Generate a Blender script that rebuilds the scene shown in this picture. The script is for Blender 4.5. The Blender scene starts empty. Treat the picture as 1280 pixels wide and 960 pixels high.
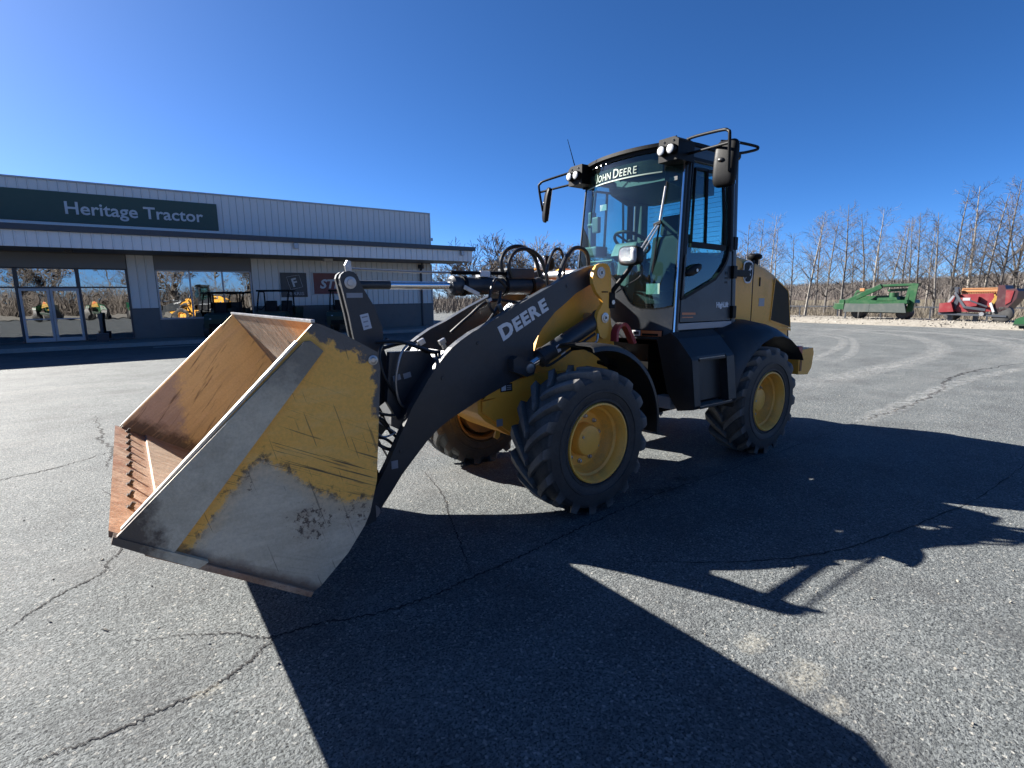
import bpy, bmesh, math, random
from mathutils import Vector, Matrix, noise as mnoise
R = math.radians
sc = bpy.context.scene
COL = sc.collection
random.seed(7)

# ------------------------------------------------------------------ camera
cam_d = bpy.data.cameras.new('camera')
cam = bpy.data.objects.new('camera', cam_d); COL.objects.link(cam)
CAM = Vector((4.1657, 3.7813, 1.7084))
PITCH, ROLL, YAW = 0.1647, -0.0122, -2.205
fw = Vector((math.cos(PITCH)*math.cos(YAW), math.cos(PITCH)*math.sin(YAW), -math.sin(PITCH)))
rt = Vector((math.sin(YAW), -math.cos(YAW), 0)); up = rt.cross(fw)
r2 = rt*math.cos(ROLL) + up*math.sin(ROLL); u2 = up*math.cos(ROLL) - rt*math.sin(ROLL)
cam.matrix_world = Matrix(((r2.x, u2.x, -fw.x, CAM.x), (r2.y, u2.y, -fw.y, CAM.y), (r2.z, u2.z, -fw.z, CAM.z), (0, 0, 0, 1)))
cam_d.sensor_width = 36.0
cam_d.lens = 36.0*650.6/1280.0
cam_d.clip_start = 0.05; cam_d.clip_end = 3000
sc.camera = cam

# ------------------------------------------------------------------ light
SUN = Vector((0.77, -1.38, 1.0)).normalized()
ELEV = math.asin(SUN.z); AZ = math.atan2(SUN.x, SUN.y)
w = bpy.data.worlds.new('World'); sc.world = w; w.use_nodes = True
nt = w.node_tree; bg = nt.nodes['Background']
sky = nt.nodes.new('ShaderNodeTexSky'); sky.sky_type = 'NISHITA'; sky.sun_disc = False
sky.sun_elevation = ELEV; sky.sun_rotation = AZ
sky.altitude = 1200; sky.air_density = 0.52; sky.dust_density = 0.9; sky.ozone_density = 8.0
hs = nt.nodes.new('ShaderNodeHueSaturation'); hs.inputs['Saturation'].default_value = 1.10
nt.links.new(sky.outputs[0], hs.inputs['Color']); nt.links.new(hs.outputs[0], bg.inputs[0]); bg.inputs[1].default_value = 0.05
sun_d = bpy.data.lights.new('sun', 'SUN'); sun_d.energy = 5.0; sun_d.angle = R(0.5); sun_d.color = (1.0, 0.955, 0.88)
sun_o = bpy.data.objects.new('sun', sun_d); COL.objects.link(sun_o)
sun_o.rotation_euler = (-SUN).to_track_quat('-Z', 'Y').to_euler(); sun_o.location = SUN*50
sc.view_settings.view_transform = 'Standard'; sc.view_settings.look = 'None'
sc.view_settings.gamma = 1.0; sc.view_settings.exposure = 2.0
sc.cycles.max_bounces = 8; sc.cycles.transparent_max_bounces = 16
sc.cycles.caustics_reflective = False; sc.cycles.caustics_refractive = False
sc.cycles.sample_clamp_indirect = 6

# ------------------------------------------------------------------ materials
def new_mat(name):
    m = bpy.data.materials.new(name); m.use_nodes = True
    n = m.node_tree; b = n.nodes['Principled BSDF']
    return m, n, b
def N(nt, t, **kw):
    n = nt.nodes.new(t)
    for k, v in kw.items():
        if k in n.inputs.keys(): n.inputs[k].default_value = v
        else: setattr(n, k, v)
    return n
def L(nt, a, b): nt.links.new(a, b)
def coords(nt, scale=(1, 1, 1), rot=(0, 0, 0), kind='Object'):
    tc = N(nt, 'ShaderNodeTexCoord'); mp = N(nt, 'ShaderNodeMapping')
    mp.inputs['Scale'].default_value = scale; mp.inputs['Rotation'].default_value = rot
    L(nt, tc.outputs[kind], mp.inputs[0]); return mp.outputs[0]
def noise(nt, vec, scale, detail=4, rough=0.6):
    n = N(nt, 'ShaderNodeTexNoise'); n.inputs['Scale'].default_value = scale
    n.inputs['Detail'].default_value = detail; n.inputs['Roughness'].default_value = rough
    L(nt, vec, n.inputs['Vector']); return n.outputs[0]
def ramp(nt, fac, stops, interp='LINEAR'):
    r = N(nt, 'ShaderNodeValToRGB'); r.color_ramp.interpolation = interp
    e = r.color_ramp.elements
    while len(e) < len(stops): e.new(0.5)
    for i, (p, c) in enumerate(stops):
        e[i].position = p; e[i].color = (c, c, c, 1) if not hasattr(c, '__len__') else (*c, 1)
    L(nt, fac, r.inputs[0]); return r.outputs[0]
def mix(nt, fac, a, b, mode='MIX'):
    m = N(nt, 'ShaderNodeMix'); m.data_type = 'RGBA'; m.blend_type = mode
    for s, v in ((m.inputs[0], fac), (m.inputs[6], a), (m.inputs[7], b)):
        if hasattr(v, 'links'): L(nt, v, s)
        elif hasattr(v, '__len__'): s.default_value = (*v, 1)
        else: s.default_value = v
    return m.outputs[2]
def math_(nt, op, a, b=None, c=None, clamp=False):
    m = N(nt, 'ShaderNodeMath'); m.operation = op; m.use_clamp = clamp
    for s, v in zip(m.inputs, (a, b, c)):
        if v is None: continue
        if hasattr(v, 'links'): L(nt, v, s)
        else: s.default_value = v
    return m.outputs[0]
def bump(nt, b, h, strength=0.3, dist=0.01):
    n = N(nt, 'ShaderNodeBump'); n.inputs['Strength'].default_value = strength; n.inputs['Distance'].default_value = dist
    L(nt, h, n.inputs['Height']); L(nt, n.outputs[0], b.inputs['Normal'])
def paint(name, col, rough=0.4, metal=0.0, dirt=(0.16, 0.14, 0.12), dirt_amt=0.35, var=0.12, scale=3.0, spec=0.5, coat=0.0, bmp=0.06):
    m, n, b = new_mat(name); v = coords(n)
    a = noise(n, v, scale, 6, 0.65); f = noise(n, v, scale*14, 4, 0.7)
    lo = tuple(c*(1-var) for c in col); hi = tuple(min(1, c*(1+var)) for c in col)
    c = mix(n, a, lo, hi)
    d = ramp(n, math_(n, 'ADD', math_(n, 'MULTIPLY', a, 0.7), math_(n, 'MULTIPLY', f, 0.3)), [(0.48, 0.0), (0.72, dirt_amt)])
    c = mix(n, d, c, dirt); L(n, c, b.inputs['Base Color'])
    r = math_(n, 'ADD', math_(n, 'MULTIPLY', d, 0.5), math_(n, 'ADD', math_(n, 'MULTIPLY', f, 0.16), rough-0.08), clamp=True)
    L(n, r, b.inputs['Roughness']); b.inputs['Metallic'].default_value = metal
    b.inputs['Specular IOR Level'].default_value = spec; b.inputs['Coat Weight'].default_value = coat; b.inputs['Coat Roughness'].default_value = 0.12
    if bmp: bump(n, b, f, bmp, 0.01)
    return m
YEL = (0.86, 0.40, 0.05)
M = {}
M['yellow'] = paint('yellow_paint', YEL, 0.42, dirt=(0.34, 0.22, 0.10), dirt_amt=0.5, coat=0.04, spec=0.35)
M['rim'] = paint('rim_paint', (0.88, 0.45, 0.075), 0.42, dirt=(0.34, 0.20, 0.085), dirt_amt=0.7, scale=5)
M['boom'] = paint('charcoal_paint', (0.026, 0.030, 0.036), 0.40, dirt=(0.10, 0.09, 0.075), dirt_amt=0.42, var=0.25, scale=4)
M['cabpaint'] = paint('cab_paint', (0.022, 0.026, 0.032), 0.38, dirt=(0.07, 0.065, 0.058), dirt_amt=0.3, scale=2.5)
M['black'] = paint('black_plastic', (0.004, 0.004, 0.0045), 0.5, dirt=(0.02, 0.02, 0.02), dirt_amt=0.12, spec=0.14)
M['fender'] = paint('fender_plastic', (0.012, 0.0125, 0.014), 0.46, dirt=(0.07, 0.063, 0.055), dirt_amt=0.42, bmp=0.15, scale=3.5, spec=0.4)
M['hose'] = paint('hose_rubber', (0.010, 0.010, 0.011), 0.38, dirt_amt=0.1)
M['chrome'] = paint('chrome_rod', (0.75, 0.75, 0.76), 0.12, 1.0, dirt_amt=0.05, bmp=0)
M['steel'] = paint('bare_steel', (0.42, 0.41, 0.40), 0.35, 0.9, dirt=(0.2, 0.15, 0.1), dirt_amt=0.4)
M['silver'] = paint('silver_film', (0.7, 0.72, 0.75), 0.25, 0.8, dirt_amt=0.2, bmp=0.6, scale=20)
M['red'] = paint('red_paint', (0.36, 0.03, 0.04), 0.4, dirt_amt=0.2)
M['white'] = paint('white_decal', (0.62, 0.63, 0.65), 0.4, dirt=(0.3, 0.3, 0.3), dirt_amt=0.3, bmp=0)
M['greydecal'] = paint('grey_decal', (0.28, 0.29, 0.31), 0.4, dirt_amt=0.2, bmp=0)
M['orange'] = paint('orange_decal', (0.55, 0.16, 0.05), 0.4, dirt_amt=0.3, bmp=0)
M['letter'] = paint('silver_lettering', (0.72, 0.71, 0.70), 0.4, dirt_amt=0.15, bmp=0)
M['fabric'] = paint('seat_fabric', (0.018, 0.018, 0.02), 0.85, dirt_amt=0.1, spec=0.2)
M['interior'] = paint('cab_interior', (0.035, 0.036, 0.04), 0.6, dirt_amt=0.1)
M['bolt'] = paint('edge_bolt', (0.05, 0.036, 0.03), 0.8, dirt_amt=0.2)
M['rear_screen'] = paint('screen_mesh', (0.050, 0.040, 0.026), 0.75, dirt=(0.10, 0.08, 0.05), dirt_amt=0.6, scale=8, spec=0.2)
M['dustyshadeyellow'] = paint('dusty_shaded_yellow', (0.13, 0.08, 0.035), 0.7, dirt=(0.14, 0.10, 0.06), dirt_amt=0.6)  # dusty rim yellow, darkened further for the shade inside the wheel
M['dkgreen'] = paint('utility_green', (0.016, 0.030, 0.018), 0.4, dirt_amt=0.1)
M['green'] = paint('implement_green', (0.011, 0.062, 0.021), 0.35, dirt=(0.1, 0.1, 0.05), dirt_amt=0.3)
M['greydeck'] = paint('grey_curtain', (0.028, 0.040, 0.038), 0.6, dirt_amt=0.3)
M['implred'] = paint('implement_red', (0.15, 0.011, 0.015), 0.4, dirt=(0.15, 0.08, 0.06), dirt_amt=0.4)
M['dkred'] = paint('dark_red', (0.036, 0.006, 0.009), 0.45, dirt_amt=0.2)
M['implyel'] = paint('implement_yellow', (0.40, 0.24, 0.05), 0.4, dirt_amt=0.3)
M['rust_orange'] = paint('rust_orange', (0.30, 0.13, 0.045), 0.7, dirt=(0.2, 0.08, 0.03), dirt_amt=0.6, scale=9)

def tyre_mat():
    m, n, b = new_mat('tyre_rubber'); v = coords(n)
    a = noise(n, v, 6, 6, 0.7); f = noise(n, v, 60, 3, 0.7)
    d = ramp(n, math_(n, 'ADD', math_(n, 'MULTIPLY', a, 0.65), math_(n, 'MULTIPLY', f, 0.35)), [(0.36, 0.0), (0.62, 0.85)])
    sp = N(n, 'ShaderNodeSeparateXYZ'); L(n, v, sp.inputs[0])     # grey scuffing where the lugs meet the road
    r2_ = math_(n, 'SQRT', math_(n, 'ADD', math_(n, 'MULTIPLY', sp.outputs[0], sp.outputs[0]), math_(n, 'MULTIPLY', sp.outputs[2], sp.outputs[2])))
    k = ramp(n, math_(n, 'MULTIPLY', math_(n, 'SUBTRACT', r2_, 0.50), 10.0), [(0.0, 0.0), (0.35, 0.35), (0.8, 1.0)])
    c = mix(n, d, (0.013, 0.013, 0.014), (0.045, 0.044, 0.043))
    c = mix(n, math_(n, 'MULTIPLY', k, math_(n, 'ADD', math_(n, 'MULTIPLY', d, 0.6), 0.35)), c, (0.19, 0.18, 0.168))
    L(n, c, b.inputs['Base Color']); b.inputs['Roughness'].default_value = 0.6; bump(n, b, f, 0.25, 0.006); return m
M['tyre'] = tyre_mat()

def wear_paint(name, kind):
    """bucket paint: yellow paint rubbed away to grey steel and rust; the masks sit on the bucket itself"""
    m, n, b = new_mat(name); tc = N(n, 'ShaderNodeTexCoord'); v = tc.outputs['Object']
    sp = N(n, 'ShaderNodeSeparateXYZ'); L(n, v, sp.inputs[0]); X, Y, Z = sp.outputs
    big = noise(n, v, 3.2, 8, 0.68); mid = noise(n, v, 11, 6, 0.7); fine = noise(n, v, 70, 4, 0.75)
    yel = mix(n, big, (0.88, 0.43, 0.07), (0.95, 0.50, 0.105))
    grey = mix(n, mid, (0.46, 0.385, 0.275), (0.64, 0.545, 0.395))
    rust = mix(n, fine, (0.10, 0.045, 0.022), (0.30, 0.14, 0.065))
    dark = mix(n, fine, (0.012, 0.011, 0.011), (0.05, 0.042, 0.036))
    def streak(rot, sx, sz, lo, hi, s=1.0):
        m0 = N(n, 'ShaderNodeMapping'); m0.inputs['Rotation'].default_value = rot; L(n, v, m0.inputs[0])
        mp = N(n, 'ShaderNodeMapping'); mp.inputs['Scale'].default_value = (sx, 4, sz)
        L(n, m0.outputs[0], mp.inputs[0]); t = noise(n, mp.outputs[0], s, 3, 0.55); return ramp(n, t, [(lo, 0.0), (hi, 1.0)])
    if kind == 'side_out':
        # height of the rubbed zone along the plate
        xr = math_(n, 'MULTIPLY', math_(n, 'SUBTRACT', X, 3.1), 1/1.2)
        zb = ramp(n, xr, [(0.0, 0.66), (0.22, 0.70), (0.33, 0.78), (0.41, 0.90), (0.52, 0.985), (0.60, 0.93), (0.86, 0.64), (1.0, 0.58)])
        h = math_(n, 'SUBTRACT', zb, Z)
        zl = math_(n, 'ADD', math_(n, 'MULTIPLY', X, -1.192), 5.455)      # a sliver of paint survives beside the strip
        h = math_(n, 'MINIMUM', h, math_(n, 'SUBTRACT', zl, Z))
        h = math_(n, 'ADD', h, math_(n, 'MULTIPLY', math_(n, 'SUBTRACT', mid, 0.5), 0.12)); h = math_(n, 'ADD', h, math_(n, 'MULTIPLY', math_(n, 'SUBTRACT', fine, 0.5), 0.10))
        mk = ramp(n, h, [(0.0, 0.0), (0.035, 0.8), (0.12, 1.0)])
        edge = ramp(n, math_(n, 'ABSOLUTE', math_(n, 'SUBTRACT', h, 0.012)), [(0.0, 1.0), (0.055, 0.0)])
        edge = math_(n, 'MULTIPLY', edge, ramp(n, noise(n, v, 22, 5, 0.7), [(0.50, 0.0), (0.60, 0.9)]))
        # chipped rim at the back and top edge
        bk = math_(n, 'ADD', math_(n, 'SUBTRACT', 3.165, X), math_(n, 'MULTIPLY', math_(n, 'SUBTRACT', mid, 0.5), 0.22))
        bk = ramp(n, bk, [(0.0, 0.0), (0.03, 1.0)])
        tp = math_(n, 'ADD', math_(n, 'SUBTRACT', Z, math_(n, 'ADD', math_(n, 'MULTIPLY', X, 0.51), -0.23)), math_(n, 'MULTIPLY', math_(n, 'SUBTRACT', mid, 0.5), 0.30))
        tp = ramp(n, tp, [(0.0, 0.0), (0.03, 1.0)])
        mp = N(n, 'ShaderNodeMapping'); mp.inputs['Rotation'].default_value = (0, R(25), 0); mp.inputs['Scale'].default_value = (1.3, 1, 7); L(n, v, mp.inputs[0]); sw = noise(n, mp.outputs[0], 2.2, 4, 0.6)
        grey = mix(n, ramp(n, sw, [(0.45, 0.0), (0.62, 0.55)]), grey, (0.72, 0.62, 0.46)); yel = mix(n, ramp(n, sw, [(0.5, 0.0), (0.72, 0.45)]), yel, (0.88, 0.56, 0.20))
        c = mix(n, mk, yel, grey)
        c = mix(n, math_(n, 'MAXIMUM', bk, tp), c, mix(n, mid, (0.05, 0.045, 0.042), (0.17, 0.155, 0.14)))
        s1 = streak((0, R(27), 0), 2.2, 95, 0.60, 0.66); s2 = streak((0, R(-15), 0), 80, 2.6, 0.67, 0.70)
        near = ramp(n, math_(n, 'ABSOLUTE', math_(n, 'ADD', h, 0.14)), [(0.05, 1.0), (0.24, 0.12)])
        c = mix(n, math_(n, 'MULTIPLY', math_(n, 'MULTIPLY', s1, near), 0.9), c, dark)
        c = mix(n, math_(n, 'MULTIPLY', math_(n, 'MULTIPLY', s2, ramp(n, X, [(0.0, 1), (1.0, 1)])), 0.55), c, dark)
        c = mix(n, edge, c, dark)
        def near_(cx_, cz_, r_):
            dx = math_(n, 'SUBTRACT', X, cx_); dz = math_(n, 'SUBTRACT', Z, cz_)
            return ramp(n, math_(n, 'DIVIDE', math_(n, 'SQRT', math_(n, 'ADD', math_(n, 'MULTIPLY', dx, dx), math_(n, 'MULTIPLY', dz, dz))), r_), [(0.35, 1.0), (1.0, 0.0)])
        spot = math_(n, 'MAXIMUM', math_(n, 'MAXIMUM', near_(3.52, 0.60, 0.16), math_(n, 'MULTIPLY', near_(3.28, 0.60, 0.16), 0.85)), math_(n, 'MULTIPLY', near_(3.85, 0.90, 0.14), 0.85))
        blot = ramp(n, math_(n, 'ADD', noise(n, v, 34, 6, 0.75), math_(n, 'MULTIPLY', math_(n, 'SUBTRACT', spot, 1.0), 0.16)), [(0.50, 0.0), (0.55, 0.9)])
        halo = math_(n, 'MULTIPLY', math_(n, 'MULTIPLY', spot, ramp(n, mid, [(0.35, 0.0), (0.6, 0.45)])), mk); c = mix(n, halo, c, (0.30, 0.19, 0.11))
        low = ramp(n, math_(n, 'ADD', math_(n, 'SUBTRACT', math_(n, 'ADD', math_(n, 'MULTIPLY', X, 0.672), -2.075), Z), math_(n, 'MULTIPLY', math_(n, 'SUBTRACT', mid, 0.5), 0.10)), [(0.0, 0.0), (0.05, 0.85)])
        c = mix(n, low, c, mix(n, fine, (0.09, 0.05, 0.035), (0.24, 0.135, 0.085)))
        c = mix(n, math_(n, 'MULTIPLY', blot, mk), c, mix(n, fine, (0.03, 0.018, 0.014), (0.09, 0.045, 0.03)))
    elif kind == 'side_in':
        d = math_(n, 'ADD', math_(n, 'SUBTRACT', X, 3.83), math_(n, 'MULTIPLY', math_(n, 'SUBTRACT', mid, 0.5), 0.35))
        mk = ramp(n, d, [(0.0, 0.0), (0.08, 1.0)])
        yel2 = mix(n, big, (0.60, 0.47, 0.22), (0.74, 0.61, 0.33))
        c = mix(n, mk, yel2, mix(n, mid, (0.34, 0.29, 0.245), (0.50, 0.43, 0.37)))
        lo = math_(n, 'ADD', math_(n, 'SUBTRACT', math_(n, 'ADD', math_(n, 'MULTIPLY', X, 0.68), -1.98), Z), math_(n, 'MULTIPLY', math_(n, 'SUBTRACT', mid, 0.5), 0.3))
        c = mix(n, ramp(n, lo, [(0.0, 0.0), (0.09, 0.85)]), c, (0.05, 0.036, 0.028))
        c = mix(n, math_(n, 'MULTIPLY', streak((0, R(35), 0), 40, 3, 0.60, 0.7), 0.8), c, (0.10, 0.065, 0.04))
        c = mix(n, math_(n, 'MULTIPLY', streak((0, R(-42), 0), 2.0, 40, 0.52, 0.70), 0.28), c, (0.34, 0.25, 0.16)); c = mix(n, math_(n, 'MULTIPLY', streak((0, R(-38), 0), 1.5, 70, 0.58, 0.68), 0.35), c, (0.66, 0.53, 0.36))
    elif kind == 'shell_in':
        st = streak((0, R(0), 0), 1.5, 1.5, 0.3, 0.7, 1.0)
        mp = N(n, 'ShaderNodeMapping'); mp.inputs['Scale'].default_value = (1.2, 26, 1.2); L(n, v, mp.inputs[0])
        gr = noise(n, mp.outputs[0], 1.0, 6, 0.7)
        c = mix(n, ramp(n, gr, [(0.35, 0), (0.65, 1)]), (0.15, 0.115, 0.085), (0.36, 0.29, 0.225))
        c = mix(n, ramp(n, math_(n, 'ADD', Y, math_(n, 'MULTIPLY', math_(n, 'SUBTRACT', big, 0.5), 1.6)), [(0.25, 0.0), (0.75, 0.8)]), c, (0.42, 0.215, 0.07))
        c = mix(n, ramp(n, mid, [(0.55, 0), (0.7, 0.7)]), c, rust)
        c = mix(n, math_(n, 'MULTIPLY', streak((0, 0, R(20)), 9, 2, 0.66, 0.7), 0.6), c, dark)
    elif kind == 'floor':
        mp = N(n, 'ShaderNodeMapping'); mp.inputs['Scale'].default_value = (1.6, 22, 1.6); L(n, v, mp.inputs[0])
        gr = noise(n, mp.outputs[0], 1.0, 6, 0.7)
        c = mix(n, ramp(n, gr, [(0.35, 0), (0.65, 1)]), (0.30, 0.215, 0.155), (0.48, 0.375, 0.285))
        c = mix(n, ramp(n, mid, [(0.5, 0), (0.7, 0.8)]), c, (0.36, 0.215, 0.13))
        c = mix(n, ramp(n, big, [(0.55, 0), (0.7, 0.5)]), c, (0.14, 0.09, 0.065))
    elif kind == 'strip':
        c = mix(n, ramp(n, mid, [(0.35, 0), (0.65, 1)]), (0.46, 0.39, 0.28), (0.64, 0.55, 0.40))
        lo = math_(n, 'ADD', math_(n, 'SUBTRACT', X, 4.12), math_(n, 'MULTIPLY', math_(n, 'SUBTRACT', mid, 0.5), 0.3))
        c = mix(n, ramp(n, lo, [(0.0, 0.0), (0.08, 0.9)]), c, mix(n, fine, (0.035, 0.026, 0.022), (0.10, 0.06, 0.04)))
        hi = math_(n, 'ADD', math_(n, 'SUBTRACT', Z, 1.25), math_(n, 'MULTIPLY', math_(n, 'SUBTRACT', mid, 0.5), 0.5))
        c = mix(n, ramp(n, hi, [(0.0, 0.0), (0.15, 0.65)]), c, (0.045, 0.043, 0.042))
    else:  # rusty edge
        c = mix(n, ramp(n, mid, [(0.35, 0), (0.7, 1)]), (0.30, 0.175, 0.105), (0.47, 0.33, 0.23))
        c = mix(n, ramp(n, fine, [(0.55, 0), (0.7, 0.8)]), c, (0.12, 0.055, 0.03))
        c = mix(n, ramp(n, big, [(0.5, 0), (0.62, 0.5)]), c, (0.30, 0.105, 0.05))
    c = mix(n, ramp(n, fine, [(0.4, 0.0), (0.75, 0.22)]), c, (0.05, 0.04, 0.035))
    L(n, c, b.inputs['Base Color'])
    L(n, ramp(n, mid, [(0.3, 0.42), (0.7, 0.72)]), b.inputs['Roughness'])
    bump(n, b, math_(n, 'ADD', math_(n, 'ADD', math_(n, 'MULTIPLY', fine, 0.4), mid), math_(n, 'MULTIPLY', big, 5.0)), 0.30, 0.008)
    return m
for k in ('side_out', 'side_in', 'shell_in', 'floor', 'strip', 'edge'): M['bk_'+k] = wear_paint('bucket_'+k, k)

def glass_mat(name, tint, refl=0.10, rough=0.0, power=1.0, add=None, wavy=False):
    m, n, b = new_mat(name); out = n.nodes['Material Output']
    tr = N(n, 'ShaderNodeBsdfTransparent'); tr.inputs[0].default_value = (*tint, 1)
    gl = N(n, 'ShaderNodeBsdfGlossy'); gl.inputs['Roughness'].default_value = rough; gl.inputs[0].default_value = (0.95, 0.98, 1.0, 1)
    fr = N(n, 'ShaderNodeFresnel'); fr.inputs[0].default_value = 1.5
    f = math_(n, 'ADD', math_(n, 'MULTIPLY', fr.outputs[0], power), refl, clamp=True)
    gm = N(n, 'ShaderNodeNewGeometry'); f = math_(n, 'MULTIPLY', f, math_(n, 'SUBTRACT', 1.0, gm.outputs['Backfacing']))
    if wavy:
        bn = N(n, 'ShaderNodeBump'); bn.inputs['Strength'].default_value = 0.06; bn.inputs['Distance'].default_value = 0.05; L(n, noise(n, coords(n), 1.1, 2, 0.5), bn.inputs['Height']); L(n, bn.outputs[0], gl.inputs['Normal'])
    ms = N(n, 'ShaderNodeMixShader'); L(n, f, ms.inputs[0]); L(n, tr.outputs[0], ms.inputs[1]); L(n, gl.outputs[0], ms.inputs[2])
    res = ms.outputs[0]
    if add:  # a thin film of dust on the pane
        v = coords(n); nz = noise(n, v, 5, 6, 0.7); df = N(n, 'ShaderNodeBsdfDiffuse'); df.inputs[0].default_value = (*add[0], 1)
        m2 = N(n, 'ShaderNodeMixShader'); L(n, ramp(n, nz, [(0.35, add[1]*0.4), (0.7, add[1])]), m2.inputs[0])
        L(n, res, m2.inputs[1]); L(n, df.outputs[0], m2.inputs[2]); res = m2.outputs[0]
    L(n, res, out.inputs[0]); n.nodes.remove(b); return m
M['glass'] = glass_mat('cab_glass', (0.70, 0.88, 0.87), 0.02, 0.0, 1.0, ((0.5, 0.5, 0.48), 0.008))
M['shopglass'] = glass_mat('shop_glass', (0.40, 0.46, 0.46), 0.30, 0.0, 1.0, None, True)
M['lens'] = paint('lamp_lens', (0.46, 0.47, 0.48), 0.15, 0.0, dirt_amt=0.05, bmp=0.3, scale=30)
M['reflector'] = paint('lamp_reflector', (0.42, 0.43, 0.44), 0.10, 1.0, dirt_amt=0.03, bmp=0.9, scale=12)
M['band'] = glass_mat('tinted_band', (0.16, 0.32, 0.29), 0.03, 0.05, 1.0, ((0.06, 0.12, 0.10), 0.25))
M['bandtext'] = paint('pale_green_lettering', (0.19, 0.25, 0.21), 0.5, dirt_amt=0.1, bmp=0)
M['mirrorglass'] = paint('mirror_face', (0.8, 0.82, 0.85), 0.03, 1.0, dirt_amt=0.02, bmp=0)

# ------------------------------------------------------------------ mesh helpers
def obj(name, bm, mat, parent=None, smooth=False, bev=0.0, sharp=38, **props):
    if bev:
        bmesh.ops.bevel(bm, geom=[e for e in bm.edges if len(e.link_faces) == 2 and e.calc_face_angle(0) > 0.5], offset=bev, segments=2, affect='EDGES', profile=0.7, clamp_overlap=True)
    bmesh.ops.recalc_face_normals(bm, faces=bm.faces)
    me = bpy.data.meshes.new(name); bm.to_mesh(me); bm.free()
    for m in (mat if isinstance(mat, (list, tuple)) else [mat]): me.materials.append(m)
    if smooth:
        me.shade_smooth()
        try: me.set_sharp_from_angle(angle=R(sharp))
        except Exception: pass
    o = bpy.data.objects.new(name, me); COL.objects.link(o)
    if parent: o.parent = parent
    for k, v in props.items(): o[k] = v
    return o
def empty(name, loc=(0, 0, 0), rz=0.0, parent=None):
    o = bpy.data.objects.new(name, None); COL.objects.link(o); o.location = loc; o.rotation_euler = (0, 0, rz)
    o.empty_display_size = 0.2
    if parent: o.parent = parent
    return o
def tag(o, label, cat, group=None):
    o['label'] = label; o['category'] = cat
    if group: o['group'] = group
    return o
def kids(o): return [c for c in COL.objects if c.parent == o]
def copy_tree(o, parent=None):
    c = o.copy(); COL.objects.link(c)
    if parent: c.parent = parent
    for ch in list(o.children): copy_tree(ch, c)
    return c
def poly(bm, pts, d):
    """closed polygon pts (3D) pushed by vector d into a solid"""
    d = Vector(d); a = [bm.verts.new(p) for p in pts]; b = [bm.verts.new(Vector(p)+d) for p in pts]
    bm.faces.new(a); bm.faces.new(b[::-1]); n = len(a)
    for i in range(n): bm.faces.new((a[i], b[i], b[(i+1) % n], a[(i+1) % n]))
    return bm
def plate(prof, y0, y1, bm=None):
    bm = bm or bmesh.new(); return poly(bm, [(x, y0, z) for x, z in prof], (0, y1-y0, 0))
def box(bm, c, s, rot=None):
    mat = Matrix.Translation(c)
    if rot is not None: mat = mat @ rot.to_matrix().to_4x4() if hasattr(rot, 'to_matrix') else mat @ rot
    r = bmesh.ops.create_cube(bm, size=1.0, matrix=mat @ Matrix.Diagonal((*s, 1))); return r['verts']
def box2(bm, a, b): return box(bm, [(a[i]+b[i])/2 for i in range(3)], [abs(b[i]-a[i]) for i in range(3)])
def nb(): return bmesh.new()
def bar(bm, a, b, w, h, upv=(0, 0, 1)):
    a = Vector(a); b = Vector(b); d = (b-a); l = d.length; d.normalize(); s = d.cross(Vector(upv))
    if s.length < 1e-4: s = d.cross(Vector((1, 0, 0)))
    s.normalize(); u = s.cross(d)
    m = Matrix((( d.x, s.x, u.x, 0), (d.y, s.y, u.y, 0), (d.z, s.z, u.z, 0), (0, 0, 0, 1)))
    return box(bm, (a+b)/2, (l, w, h), m)
def smooth_path(pts, n=6):
    pts = [Vector(p) for p in pts]; out = []
    for i in range(len(pts)-1):
        p0 = pts[max(i-1, 0)]; p1 = pts[i]; p2 = pts[i+1]; p3 = pts[min(i+2, len(pts)-1)]
        for k in range(n):
            t = k/n
            out.append(0.5*((2*p1)+(p2-p0)*t+(2*p0-5*p1+4*p2-p3)*t*t+(3*p1-p0-3*p2+p3)*t**3))
    out.append(pts[-1]); return out
def tube(bm, pts, r, segs=8, caps=True):
    pts = [Vector(p) for p in pts]; rings = []; rr = r if hasattr(r, '__len__') else [r]*len(pts)
    ref = None
    for i, p in enumerate(pts):
        d = (pts[min(i+1, len(pts)-1)]-pts[max(i-1, 0)]).normalized()
        if ref is None:
            ref = d.orthogonal().normalized()
        ref = (ref-d*ref.dot(d)); ref = ref.normalized() if ref.length > 1e-5 else d.orthogonal().normalized()
        s = d.cross(ref)
        rings.append([bm.verts.new(p+(ref*math.cos(2*math.pi*k/segs)+s*math.sin(2*math.pi*k/segs))*rr[i]) for k in range(segs)])
    for a, b in zip(rings, rings[1:]):
        for k in range(segs): bm.faces.new((a[k], a[(k+1) % segs], b[(k+1) % segs], b[k]))
    if caps and segs > 2: bm.faces.new(rings[0][::-1]); bm.faces.new(rings[-1])
    return bm
def hose(bm, pts, r=0.016, n=7, segs=8): return tube(bm, smooth_path(pts, n), r, segs)
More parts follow.
